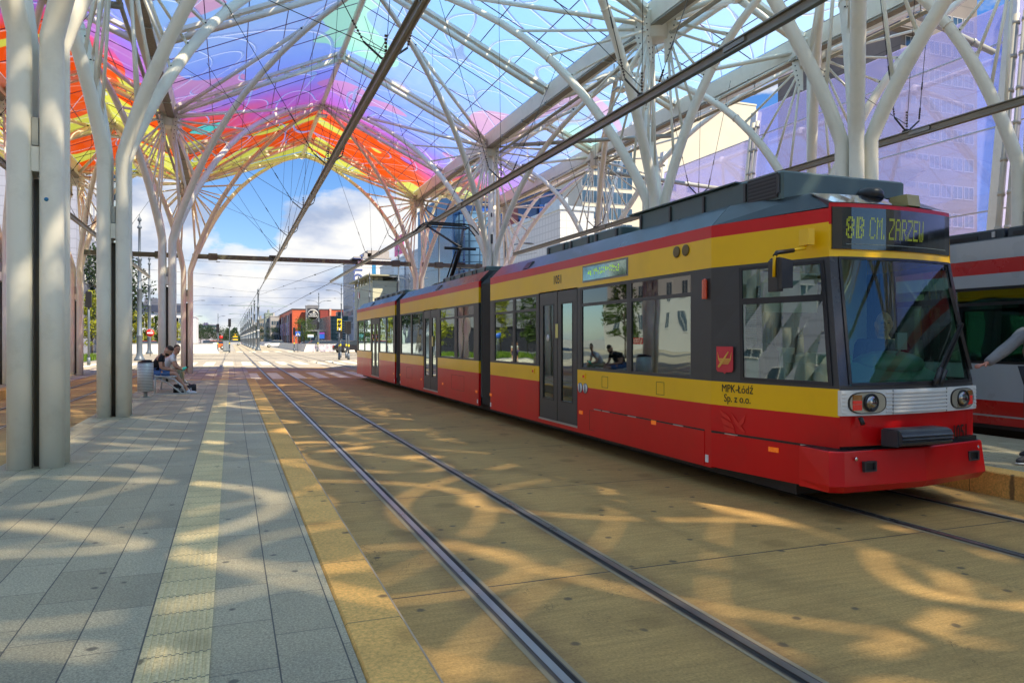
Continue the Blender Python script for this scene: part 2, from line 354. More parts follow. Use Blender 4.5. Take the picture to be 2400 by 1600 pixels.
g = G(); g.box(-60, 60, 66, 66.7, -.02, .004); g.box(-60, 60, 84, 84.7, -.02, .004); g.box(-60, 12, 75.0, 75.4, -.02, .004)
tag(g.build('dark_paving_bands', ground_mat('dark_band', (.22,.22,.22), spots=False)), kind='structure')
# platforms
PZ = .243
def platform(x0, x1, y0, y1, name, edges):
    g = G(); g.box(x0, x1, y0, y1, -.02, PZ)
    tag(g.build(name, gran), kind='structure')
    for k, (ex0, ex1) in enumerate(edges):
        e = G(); z = PZ+.004
        e.bev(ex0, ex1, y0-.001, y1+.001, -.018, z, .012)
        tag(e.build('platform_edge', kerbm), kind='structure')
platform(-2.3, .5, -16, 27.1, 'platform', [(.505, .778)])
platform(7.56, 10.0, -16, 27.1, 'platform', [(7.27, 7.555)])
platform(-9.2, -6.0, -16, 27.1, 'platform', [(-5.995, -5.7)])
# ramp and coloured paving past the platform ends
for x0, x1 in ((-2.3, .778), (7.27, 10.0), (-9.2, -5.7)):
    g = G(); g.prism([(x0,27.101,0),(x0,31.5,0),(x0,31.5,.018),(x0,27.101,PZ)], (x1-x0,0,0)); g.box(x0, x1, 31.5, 46.5, 0.001, .018)
    tag(g.build('coloured_paving', chk), kind='structure')
g = G(); g.box(-2.3, .50, 26.85, 27.1, PZ, PZ+.004); tag(g.build('yellow_warning_strip', kerbm), kind='structure')
# raised tactile guide ribs
g = G()
g.box(-.36, -.082, -16, 26.85, PZ, PZ+.003)
for k in range(9):
    x = -.345+k*.0312
    g.box(x, x+.014, -3, 26.85, PZ+.003, PZ+.008)
tag(g.build('tactile_guide_strip', tact), kind='structure')
g = G()
for k in range(5):
    x = -.345+k*.056; g.box(x, x+.025, 31.6, 46.4, .018, .026)
g.box(-.36, -.082, 31.55, 46.45, .0185, .022)
tag(g.build('tactile_guide_strip', tact), kind='structure')
# kerb lip along the yellow edge
g = G(); g.box(.779, .80, -16, 27.1, 0, PZ-.03); tag(g.build('kerb', M('kerb_lip', (.46,.36,.26), .8)), kind='structure')
# crossing stripes
g = G()
for k in range(-4, 12):
    x = .68+.9*k
    if not (-2.3 < x < .6) and x < 9.5: g.box(x, x+.47, 31.4, 37.2, .0005, .005)
for k in range(-12, 14):
    x = .68+1.15*k; g.box(x, x+.62, 49, 56.5, -.0015, .004)
for k in range(-3, 12):
    x = .68+1.6*k; g.box(x, x+.8, 100, 107, -.0015, .005)
tag(g.build('crossing_stripes', zebm), kind='structure')
g = G(); g.box(-9.3, 16.2, 39.2, 42.2, .0008, .004)
tag(g.build('reddish_paving_band', ground_mat('reddish_blocks', (.40,.27,.18), spots=False)), kind='structure')
# rails
def rail(pts, name='tram_rail', label=None):
    g = G(); gb = []
    P = [Vector((*p, 0)) for p in pts]
    def off(d):
        out = []
        for i, p in enumerate(P):
            t = (P[min(i+1,len(P)-1)]-P[max(i-1,0)]).normalized(); out.append(p+Vector((t.y, -t.x, 0))*d)
        return out
    def strip(a, b, z, m):
        A, B = off(a), off(b)
        g.add([(*p.xy, z) for p in A]+[(*p.xy, z) for p in B], [(i, len(A)+i, len(A)+i+1, i+1) for i in range(len(A)-1)], m)
    strip(-.075, .085, .002, 2)     # cement seam
    strip(-.044, .06, .0045, 1)     # web and flange
    strip(-.026, .020, .009, 0)    # head
    strip(.022, .052, .0052, 3)     # groove
    return tag(g.build(name, [railm, railside, M('rail_seam', (.30,.24,.15), .9), M('rail_groove', (.012,.011,.01), .8)]), label, 'rail', 'tram rails set in the paving')
lab = {1.99: 'track beside the left platform', 5.96: 'track under the red and yellow tram', -4.4: 'track on the far side of the left platform', 11.5: 'track under the grey and red tram'}
for c, l in lab.items():
    for s, q in ((-1, 'left'), (1, 'right')):
        x = c+s*.5275; d = -1 if s > 0 else 1
        pts = [(x, -28), (x, 60), (x, 112)]+([(x, 820)] if 0 < c < 7 else [])
        if d < 0: pts = pts[::-1]
        rail(pts, label='%s grooved rail of the %s' % (q, l))
# curved junction rails
def arc2(cx, cy, r, a0, a1, n=18): return [(cx+r*math.cos(R(a0+(a1-a0)*i/n)), cy+r*math.sin(R(a0+(a1-a0)*i/n))) for i in range(n+1)]
for k, (r, q) in enumerate(((24.5, 'inner'), (25.6, 'outer'))):
    rail(arc2(5.96+25, 50, r, 180, 90), label='%s curved rail turning right across the junction' % q)
for k, (r, q) in enumerate(((24.5, 'inner'), (25.6, 'outer'))):
    rail(arc2(1.99-25, 52, r, 0, 90), label='%s curved rail turning left across the junction' % q)
for y, q in ((78, 'nearer rail'), (79.06, 'farther rail')): rail([(-60, y), (60, y)], label='%s of the track crossing the junction sideways' % q)
# ------------------------------------------------------------------ canopy columns
PROF = [(0,3.2),(.028,3.75),(.075,4.4),(.15,5.40),(.28,6.69),(.38,7.43),(.5,8.14),(.64,8.80),(.8,9.42),(1,9.95)]
def arcpt(s, top, wide):
    for i in range(len(PROF)-1):
        if s <= PROF[i+1][0]:
            a, b = PROF[i], PROF[i+1]; k = (s-a[0])/(b[0]-a[0]); h = a[1]+(b[1]-a[1])*k; break
    else: h = PROF[-1][1]
    return 1.59+3.2+(h-3.2)*(top-3.2)/6.75
def s_at(h, top):      # s where the arc reaches height h above the eye
    hh = 3.2+(h-3.2)*6.75/(top-3.2)
    for i in range(len(PROF)-1):
        a, b = PROF[i], PROF[i+1]
        if hh <= b[1]: return a[0]+(b[0]-a[0])*(hh-a[1])/(b[1]-a[1])
    return 1
RW, RN = 9.95, 8.35      # ridge heights above the eye, wide and narrow bays
HUB = 7.22
cache = {}
def arc_mesh(bx, by, tx, ty, top, z0):
    key = ('arc', round(bx,2), round(by,2), round(tx,2), round(ty,2), top, z0)
    if key not in cache:
        S = [0,.012,.03,.055,.09,.13,.18,.24,.31,.39,.48,.58,.69,.8,.9,1]
        pts = [(bx,by,z0), (bx,by,z0+2), (bx, by, 4.3)]
        raw = [Vector((bx+(tx-bx)*s, by+(ty-by)*s, arcpt(s, top, 0))) for s in S]
        for it in range(2): raw = [raw[0]]+[(raw[i-1]+raw[i]*2+raw[i+1])/4 for i in range(1,len(raw)-1)]+[raw[-1]]
        g = G(); g.tube(pts+raw, [.114]*6+[.113,.111,.11,.106,.102,.098,.094,.09,.086,.082,.08,.078,.078][:len(raw)-3], n=14)
        # welded collars
        for i in (8, 12):
            d = (raw[i+1]-raw[i]).normalized(); g.tube([raw[i]-d*.012, raw[i]+d*.012], .112 if i == 8 else .098, n=14)
        cache[key] = g.mesh('arched_tube')
    return cache[key]
def cluster(X, Y, label, post=False, left=('w',5.55), right=('w',5.55), f=5.7, b=5.7, z0=PZ):
    if (X, Y) == (9.15, 9.2): X = 9.48
    root = empty('canopy_column', (X, Y, 0)); tag(root, label, 'column', 'white four tube columns carrying the tram canopy')
    DX, DY = .147, .15; H = HUB+1.59
    for sx, (kind, dx) in ((-1, left), (1, right)):
        for sy, dy in ((-1, b), (1, f)):
            top = RW if kind == 'w' else RN
            bx, by, tx, ty = sx*DX, sy*DY, sx*dx, sy*dy
            child('arched_tube', arc_mesh(bx, by, tx, ty, top, z0), steel, root)
            key = ('sp', sx, sy, kind, dx, dy)
            if key not in cache:
                L = []
                dirv = Vector((tx-bx, ty-by, 0)).normalized()
                hs = [3.95, 4.55, 5.15, 5.75, 6.35, 6.95] if kind == 'w' else [3.95, 4.6, 5.2, 5.8, 6.4]
                for q, h in enumerate(hs):
                    s = s_at(h, top); e = Vector((bx+(tx-bx)*s, by+(ty-by)*s, 1.59+h+.03)); st = Vector((0,0,H-.75+.13*q))+dirv*(.30+.03*q)
                    L.append(('spoke', st, e, .030))
                s = .43; L.append(('spoke', Vector((0,0,H-.02))+dirv*.42, Vector((bx+(tx-bx)*s, by+(ty-by)*s, arcpt(s, top, 0))), .036))
                s = .70; L.append(('top_strut', Vector((0,0,H+.12))+dirv*.36, Vector((bx+(tx-bx)*s, by+(ty-by)*s, arcpt(s, top, 0)+.05)), .062))
                out = []
                for nm, a, e, r in L:
                    g = G(); d = (e-a).normalized(); side = d.cross(Vector((0,0,1))).normalized()
                    g.tube([a+d*.1, e-d*.16], r, n=8)
                    for p0, p1 in ((a, a+d*.16), (e-d*.2, e)):    # flat fork ends with bolt
                        g.bar(p0, p1, r*.7, r*2.3)
                    g.tube([e-d*.07-side*r*1.3, e-d*.07+side*r*1.3], r*.42, n=6, m=1)
                    out.append((nm, g.mesh(nm)))
                # fin plate at the hub
                g = G(); n_ = Vector((-dirv.y, dirv.x, 0))*.012
                P0 = [(.16,.26),(.48,.26),(.5,-.1),(.42,-.5),(.3,-.86),(.2,-.9),(.2,-.3)]
                g.prism([dirv*a+Vector((0,0,H+c))-n_ for a, c in P0], n_*2)
                for q in range(7):
                    c = dirv*(.29+.028*q)+Vector((0,0,H-.74+.13*q)); g.tube([c-n_*1.9, c+n_*1.9], .017, n=6, m=1)
                out.append(('fin_plate', g.mesh('fin_plate'))); cache[key] = out
            for nm, me in cache[key]: child(nm, me, [steel, black], root)
    if 'hub' not in cache:
        g = G(); g.lathe([(.24,H-.34),(.27,H-.33),(.27,H+.22),(.30,H+.24),(.30,H+.3)], n=20); cache['hub'] = g.mesh('hub')
        g = G()
        for s in (-1, 1):
            g.box(-.035,.035, s*.15-.03, s*.15+.03, 3.36, 3.62); g.box(s*.147-.03, s*.147+.03,-.035,.035, 3.36,3.62)
            g.box(-.032,.032, s*.15-.035, s*.15+.035, 3.63, 3.92, 1); g.box(s*.147-.035, s*.147+.035,-.032,.032, 3.63,3.92, 1)
        cache['conn'] = g.mesh('connector_plate')
        g = G(); g.tube([(0,0,.02),(0,0,H-.33)], .095, n=14); g.box(-.03,.05,-.13,-.09,5.2,5.55,1); g.box(-.02,.03,-.12,-.09,6.2,6.35,1); cache['post'] = g.mesh('vertical_post')
        g = G(); g.tube([(0,0,.1),(0,0,3.3)], .05, n=8); cache['core'] = g.mesh('drain_core')
    child('hub', cache['hub'], steel, root)
    child('connector_plate', cache['conn'], [steel, M('joint_gasket_grey', (.36,.37,.33), .6)], root)
    child('drain_core', cache['core'], M('dark_drain_pipe', (.12,.11,.08), .6), root)
    if post: child('vertical_post', cache['post'], [steel, M('sensor_dark', (.06,.06,.06), .5)], root)
    return root
XR = [-6.45, -1.92, 9.15, 13.65]
names = ['outer left row', 'left platform', 'right platform', 'outer right row']
rown = {9.2: ('nearest', 1), 14.7: ('second', 0), 26.3: ('third', 0), 37.7: ('farthest', 0), -2.35: ('first behind the viewer', 0), -13.7: ('second behind the viewer', 0)}
pw, pn = 5.55, 2.25
for i, X in enumerate(XR):
    left = [('w', pw), ('n', pn), ('w', pw), ('n', pn)][i]; right = [('n', pn), ('w', pw), ('n', pn), ('w', pw)][i]
    for Y, (q, p) in rown.items():
        if Y < -5: continue
        post = (X, Y) in ((9.15, 9.2), (9.15, 26.3), (13.65, 14.7), (9.15, -2.35))
        hint = {(-1.92, 9.2): 'thick pale tubes with a blue dot', (-1.92, 14.7): 'tubes between the near columns and the litter bin', (-1.92, 26.3): 'tubes rising right behind the two seated men',
                (-1.92, 37.7): 'cream pink tubes left of the open arch', (9.15, 9.2): 'behind the tram front, widest tubes on that side', (9.15, 37.7): 'yellowish tubes right of the open arch'}.get((X, Y), '')
        lb = '%s canopy column of the %s, %s' % (q, names[i], hint) if hint else '%s white canopy column in the %s of columns' % (q, names[i]) if 'row' in names[i] else '%s white canopy column of the %s' % (q, names[i])
        z0 = .018 if Y > 30 else (PZ if i < 3 else 0)
        cluster(X, Y, lb, post, left, right, f=(3.0 if Y == 9.2 else 3.4 if Y == 37.7 else 5.7), b=(2.9 if Y == 14.7 else 5.7), z0=z0)
# ------------------------------------------------------------------ canopy roof
HG = 7.5+1.59; HR = RW+1.59; HN = RN+1.59
canopy = empty('tram_stop_canopy', (3.6, 12, 0)); tag(canopy, 'large folded canopy of coloured printed glass on white steel rafters over the tram tracks', 'canopy')
def roof_glass():
    m = bpy.data.materials.new('printed_coloured_glass'); m.use_nodes = True; t = m.node_tree; t.nodes.clear(); MATS[m.name] = m
    ge = N(t, 'ShaderNodeNewGeometry'); P = ge.outputs['Position']; sx = N(t, 'ShaderNodeSeparateXYZ'); t.links.new(P, sx.inputs[0])
    mpf = N(t, 'ShaderNodeMapping'); t.links.new(P, mpf.inputs[0]); mpf.inputs['Scale'].default_value = (1, 1, 0)
    nA = N(t, 'ShaderNodeTexNoise', i_Scale=.13, i_Detail=1.0, i_Distortion=.4); t.links.new(mpf.outputs[0], nA.inputs[0])
    q = mth(t, 'ADD', mth(t, 'SUBTRACT', sx.outputs[1], mth(t, 'MULTIPLY', mth(t, 'SUBTRACT', sx.outputs[0], 3.6), .45)), mth(t, 'MULTIPLY', mth(t, 'LESS_THAN', sx.outputs[0], -1.9), 5.5))
    q = mth(t, 'ADD', q, mth(t, 'MULTIPLY', mth(t, 'SUBTRACT', nA.outputs[0], .5), 9.0))
    qn = mth(t, 'DIVIDE', mth(t, 'ADD', q, 20.0), 70.0, clamp=True)   # q -20..50
    def p(y): return (y+20)/70
    col = ramp(t, qn, [(p(-20), (.38,.64,.90)), (p(4), (.32,.60,.90)), (p(14), (.17,.55,.92)), (p(20), (.10,.45,.90)), (p(26), (.13,.33,.84)), (p(28.8), (.27,.30,.78)), (p(30.8), (.48,.22,.60)), (p(31.9), (.66,.19,.34)), (p(32.7), (.68,.20,.04)), (p(50), (.68,.21,.04))])
    # flat islands of yellow green in the orange zone, mauve islands in the blue zone
    nB = N(t, 'ShaderNodeTexNoise', i_Scale=.24, i_Detail=1.0, i_Distortion=.8); mb = N(t, 'ShaderNodeMapping'); t.links.new(mpf.outputs[0], mb.inputs[0]); mb.inputs['Location'].default_value = (3.1, 7.7, 0); mb.inputs['Scale'].default_value = (1,1,1)
    t.links.new(mb.outputs[0], nB.inputs[0])
    far = mth(t, 'GREATER_THAN', q, 33.5)
    isl = mth(t, 'MULTIPLY', mth(t, 'GREATER_THAN', nB.outputs[0], .50), far)
    isl = mth(t, 'MAXIMUM', isl, mth(t, 'MULTIPLY', mth(t, 'GREATER_THAN', sx.outputs[1], 39.2), mth(t, 'GREATER_THAN', nB.outputs[0], .42)))
    col = mixc(t, isl, col, (.60,.62,.22))
    midz = mth(t, 'MULTIPLY', mth(t, 'GREATER_THAN', q, 21.0), mth(t, 'LESS_THAN', q, 33.0))
    col = mixc(t, mth(t, 'MULTIPLY', mth(t, 'GREATER_THAN', nB.outputs[0], .60), midz), col, (.46,.26,.58))
    col = mixc(t, mth(t, 'MULTIPLY', mth(t, 'LESS_THAN', nB.outputs[0], .30), midz), col, (.20,.62,.62))
    # right hand side reads paler
    pale = mth(t, 'MULTIPLY', mth(t, 'SUBTRACT', sx.outputs[0], 7.0), .1, clamp=True)
    col = mixc(t, mth(t, 'MULTIPLY', pale, .45), col, (.5,.72,1.0))
    # drawn lines: contours of smooth fields
    def lines(scale, loc, k, wdt, dist=.3):
        mm = N(t, 'ShaderNodeMapping'); t.links.new(mpf.outputs[0], mm.inputs[0]); mm.inputs['Location'].default_value = loc
        n = N(t, 'ShaderNodeTexNoise', i_Scale=scale, i_Detail=0.0, i_Distortion=dist); t.links.new(mm.outputs[0], n.inputs[0])
        v = mth(t, 'PINGPONG', mth(t, 'MULTIPLY', n.outputs[0], k), .5)
        return v, wdt
    L1, w1 = lines(.16, (0,0,0), 9.0, .021); L2, w2 = lines(.23, (9,4,0), 6.0, .017); L3, w3 = lines(.11, (2,19,0), 8.0, .015)
    mn = mth(t, 'MINIMUM', mth(t, 'MINIMUM', mth(t, 'DIVIDE', L1, w1), mth(t, 'DIVIDE', L2, w2)), mth(t, 'DIVIDE', L3, w3))
    core = mth(t, 'LESS_THAN', mn, 1.0); edge = ramp(t, mn, [(0.0, 0.0), (.001, 0.0), (1.0, 1.0)])
    halo = mth(t, 'SUBTRACT', 1.0, mth(t, 'MULTIPLY', mth(t, 'SUBTRACT', mn, 1.0), 1.2), clamp=True)
    col = mixc(t, mth(t, 'MULTIPLY', halo, .75), col, mixc(t, .5, col, (.16,.18,.72)))
    lite = mixc(t, .85, col, (.90,.90,1.0))
    c2 = mixc(t, core, col, lite)
    warmz = ramp(t, qn, [(p(24), 0.0), (p(32.5), 1.0)])
    tint = mixc(t, mth(t, 'SUBTRACT', .74, mth(t, 'MULTIPLY', warmz, .50)), col, (.44,.41,.36))
    tint = mixc(t, core, tint, (.99,.97,.94))
    tr = N(t, 'ShaderNodeBsdfTransparent'); t.links.new(tint, tr.inputs[0])
    tl = N(t, 'ShaderNodeBsdfTranslucent'); t.links.new(mixc(t, mth(t, 'MULTIPLY', mth(t, 'SUBTRACT', 1.0, warmz), .36), col, (.98,.94,.84)), tl.inputs[0])
    mx = N(t, 'ShaderNodeMixShader'); t.links.new(mth(t, 'MULTIPLY', mth(t, 'ADD', .66, mth(t, 'MULTIPLY', warmz, .0)), mth(t, 'SUBTRACT', 1.0, mth(t, 'MULTIPLY', core, .8))), mx.inputs[0]); t.links.new(tr.outputs[0], mx.inputs[1]); t.links.new(tl.outputs[0], mx.inputs[2])
    gl = N(t, 'ShaderNodeBsdfGlossy'); gl.inputs['Roughness'].default_value = .05
    m2 = N(t, 'ShaderNodeMixShader'); m2.inputs[0].default_value = .04; t.links.new(mx.outputs[0], m2.inputs[1]); t.links.new(gl.outputs[0], m2.inputs[2])
    o = N(t, 'ShaderNodeOutputMaterial'); t.links.new(m2.outputs[0], o.inputs[0]); return m
rg = roof_glass()
jointm = M('glass_joint_purple', (.16,.07,.22), .4)
bays = [(-6.45, -12.0, HR, 'w'), (-6.45, -4.2, HN, 'n'), (-1.92, -4.2, HN, 'n'), (-1.92, 3.6, HR, 'w'), (9.15, 3.6, HR, 'w'), (9.15, 11.4, HN, 'n'), (13.65, 11.4, HN, 'n'), (13.65, 19.2, HR, 'w')]
Y0, YE, YG = -16.5, 41.1, 38.1
NODES = [-8.05, -2.35, 3.35, 9.05, 14.7, 20.4, 26.3, 32.0, 37.7]
for gx, rx, hr, kd in bays:
    s = 1 if rx > gx else -1; xa = gx+s*.26
    def zp(x): return HG+.02+(hr-HG)*(x-xa)/(rx-xa)+.16
    g = G(); th = .02
    g.prism([(xa,Y0,zp(xa)),(rx,Y0,zp(rx)),(rx,YE,zp(rx)),(xa,YG,zp(xa))], (0,0,th))
    g.build('roof_glass', rg, canopy)
    # joints
    g = G(); L = YE-Y0; nx = 5 if kd == 'w' else 2
    for k in range(1, nx):
        x = xa+(rx-xa)*k/nx; ye = YG+(YE-YG)*k/nx
        g.bar((x,Y0,zp(x)-.012), (x,ye,zp(x)-.012), .022, .018)
    for i in range(len(NODES)-1):
        a, b = NODES[i], NODES[i+1]
        for q in range(1, 3):
            y = a+(b-a)*q/3; g.bar((xa,y,zp(xa)-.012), (rx,y,zp(rx)-.012), .022, .018)
    g.build('glazing_bars', jointm, canopy)
    # double rafters
    for y in NODES:
        g = G(); A = Vector((xa,y,zp(xa)-.09)); B = Vector((rx,y,zp(rx)-.09)); D = (B-A).normalized()
        g.bar(A, B, .20, .09); lo = Vector((0,0,-.21))
        g.tube([A+lo+D*.1, B+lo-D*.12], .085, n=12)
        n = max(3, int((B-A).length/.62))
        for q in range(n+1):
            p = A+(B-A)*(q+.3)/(n+.6); g.bar(p-Vector((0,0,.06)), p-Vector((0,0,.17)), .012, .19, up=(1,0,0)); 
        g.build('rafter', steel, canopy)
    # end edge tube
    g = G(); g.tube([(xa, YG-.2, zp(xa)-.12), (rx, YE, zp(rx)-.12)], .075, n=12); g.tube([(xa, YG-1.0, zp(xa)-.32), (rx, YE-.6, zp(rx)-.42)], .06, n=10)
    g.build('edge_tube', steel, canopy)
for x, h in ((3.6, HR), (-4.2, HN), (11.4, HN), (-12.0, HR), (19.2, HR)):
    g = G(); g.tube([(x, Y0, h-.04), (x, YE, h-.04)], .095, n=14)
    for y in NODES+[YE]:
        g.lathe([(.15,h-.2),(.16,h-.18),(.16,h+.06),(.13,h+.1)], (x,y,0), 14)
        g.tube([(x,y-.5,h-.04),(x,y-.46,h-.04)], .115, n=14); g.tube([(x,y+.46,h-.04),(x,y+.5,h-.04)], .115, n=14)
    g.build('ridge_tube', steel, canopy)
for X in XR:
    g = G(); ye = 37.9
    g.prism([(X-.26,Y0,HG+.16),(X-.2,Y0,HG-.28),(X+.2,Y0,HG-.28),(X+.26,Y0,HG+.16)], (0, ye-Y0, 0))
    g.build('gutter_beam', steel, canopy)
    g = G(); ox = .12 if X < 5 else -.12
    g.box(X+ox-.11, X+ox+.11, Y0, ye-.6, HG-.37, HG-.325, 0)
    for k in range(30): y = Y0+1+k*1.9; g.box(X+ox-.13, X+ox+.13, y, y+.04, HG-.395, HG-.281, 1)
    g.build('cable_tray', [traym, galv], canopy)
    g = G(); g.tube([(X-ox*2, Y0, HG-.5), (X-ox*2, ye-1.2, HG-.5), (X-ox*2, ye-.7, HG-.75), (X-ox, ye-.4, HG-1.1)], .05, n=8)
    for k in range(20): y = Y0+1.2+k*2.7; g.tube([(X-ox*2,y,HG-.5),(X-ox*2,y+.06,HG-.5)], .062, n=8); g.bar((X-ox*2,y+.03,HG-.46),(X-ox*2,y+.03,HG-.28), .02,.02)
    g.build('drain_pipe', M('beige_pipe', (.46,.44,.36), .5), canopy)
# square floodlights hung at the narrow ridges
for x, y, h, q in ((-4.2, 32.0, HN, 'left narrow bay'), (3.6, 31.9, HR, 'main ridge arch'), (11.4, 20.4, HN, 'right narrow bay, nearer the camera'), (11.4, 32.0, HN, 'right narrow bay, farther from the camera')):
    r = empty('flood_lamp', (x,y,h-.55)); tag(r, 'small square lamp hanging under the canopy, %s' % q, 'lamp', 'square lamps under the canopy')
    g = G(); g.prism([(-.2,-.2,0),(.2,-.2,0),(.2,.2,0),(-.2,.2,0)], (0,0,.04)); g.box(-.015,.015,-.015,.015,.04,.42); child('housing', g, galv, r)
    g = G(); g.box(-.15,.15,-.15,.15,-.006,0); child('lens', g, M('lamp_lens', (.75,.78,.72), .2), r)
# horizontal sprinkler / drain pipes crossing the bays
def pipe(pts, r, label, m=galv):
    g = G(); g.tube(pts, r, n=10)
    L = [Vector(p) for p in pts]
    for a, b in zip(L, L[1:]):
        n = int((b-a).length/1.6)
        for k in range(n): p = a+(b-a)*(k+.5)/n; d = (b-a).normalized(); g.tube([p-d*.05, p+d*.05], r*1.25, n=10)
    return tag(g.build('drain_pipe_run', m), label, 'pipe', 'horizontal drain pipes under the canopy')
pipe([(-6.3, 17.3, 8.45), (-2.1, 17.3, 8.55)], .075, 'short grey pipe crossing the narrow left bay between the canopy columns')
pipe([(9.4, 24.5, 8.5), (13.4, 20.5, 8.2)], .07, 'grey jointed pipe crossing the narrow right bay behind the near columns')
pipe([(13.9, 26.3, 8.3), (20.3, 26.3, 8.0)], .085, 'grey jointed pipe running from the outer right row to the purple glass wall')
pipe([(13.9, 14.7, 10.1), (17.2, 14.9, 10.5), (20.6, 15.0, 9.9)], .09, 'thick pipe high above the grey tram, bending down to the wall post')
# purple side wall
wall = empty('glass_side_wall', (20.6, 14, 0)); tag(wall, 'leaning purple tinted glass wall closing the right side of the tram stop', 'glass wall')
lil = glass('lilac_tinted_glass', (.77,.76,.96), refl=.5, base=.03, gcol=(.85,.84,1), wav=.1, wsc=.5, trans=.16)
def wx(z): return 20.15+.123*z
ys = [-7.7, 3.7, 15.1, 26.6, 34]
for i in range(len(ys)-1):
    for k, (z0, z1) in enumerate(((2.9, 5.35), (5.40, 7.85), (7.9, 10.4), (10.45, 11.6))):
        if i == 3 and k == 3: continue
        g = G(); g.prism([(wx(z0),ys[i]+.22,z0),(wx(z0),ys[i+1]-.22,z0),(wx(z1),ys[i+1]-.22,z1),(wx(z1),ys[i]+.22,z1)], (.02,0,0)); g.build('glass_pane', lil, wall)
    g = G()
    for z in (5.37, 7.87, 10.42): g.bar((wx(z)-.02,ys[i]+.2,z),(wx(z)-.02,ys[i+1]-.2,z), .05, .035)
    g.build('glazing_rail', alu, wall)
g = G(); g.prism([(wx(0),-8,0),(wx(0),34,0),(wx(2.9),34,2.88),(wx(2.9),-8,2.88)], (.16,0,0)); g.build('plinth', conc, wall)
for y in ys:
    g = G(); g.prism([(wx(0)-.05,y-.17,0),(wx(0)-.05,y+.17,0),(wx(11.6)-.05,y+.17,11.6),(wx(11.6)-.05,y-.17,11.6)], (.3,0,0)); g.build('wall_post', steel, wall)
    for dy in (-.34, -.62):
        g = G(); g.tube([(wx(0)-.25,y+dy,0),(wx(11)-.25,y+dy,11)], .085, n=12)
        for k in range(11): z=.7+k; g.tube([(wx(z)-.25,y+dy,z),(wx(z+.1)-.25,y+dy,z+.1)], .105, n=12)
        g.build('downpipe', M('beige_pipe', (0,0,0)), wall)
# ------------------------------------------------------------------ tram materials
red = M('tram_red_paint', (.66,.004,.006), .33, var=.10, sc=.8, bump=.10, bsc=2.2, coat=.12, spec=.35, dirt=.12, dirtcol=(.22,.05,.03))
yel = M('tram_yellow_paint', (.96,.55,.002), .33, var=.06, sc=.8, bump=.10, bsc=2.2, coat=.12, spec=.35, dirt=.10, dirtcol=(.45,.25,.04))
dgr = M('tram_charcoal_panel', (.045,.045,.047), .42, var=.15)
cov = M('tram_slate_roof', (.028,.038,.042), .3, var=.2, bump=.12, bsc=1.7, coat=.15)
boxm = M('tram_roof_box', (.075,.125,.13), .4, var=.15)
blk = M('black_gasket', (.012,.012,.014), .4)
inn = M('tram_interior_panel', (.66,.70,.62), .6)
seatm = M('tram_seat_fabric', (.07,.10,.14), .8, var=.5, sc=9)
pole_y = M('yellow_grab_pole', (.8,.55,.02), .3)
orange = M('orange_reflector', (.95,.20,.015), .3, emit=.12)
tg = glass('tram_window_glass', (.42,.66,.57), refl=2.1, base=.12, gcol=(.80,.95,.92), wav=.07, wsc=1.3)
wsg = glass('tram_windscreen_glass', (.62,.86,.74), refl=.9, base=.03, gcol=(.85,.95,1), wav=.05, wsc=1.0)
hop = glass('dark_hopper_glass', (.05,.06,.06), refl=1.2, base=.03)
def fillband(g, xa, xb, y0, y1, z0, z1, ops, m):
    cur = y0
    for a, b, c, d in sorted(o for o in ops if o[3] > z0+1e-6 and o[2] < z1-1e-6):
        if a > cur: g.box(xa, xb, cur, a, z0, z1, m)
        if c > z0: g.box(xa, xb, a, b, z0, c, m)
        if d < z1: g.box(xa, xb, a, b, d, z1, m)
        cur = b
    if y1 > cur: g.box(xa, xb, cur, y1, z0, z1, m)
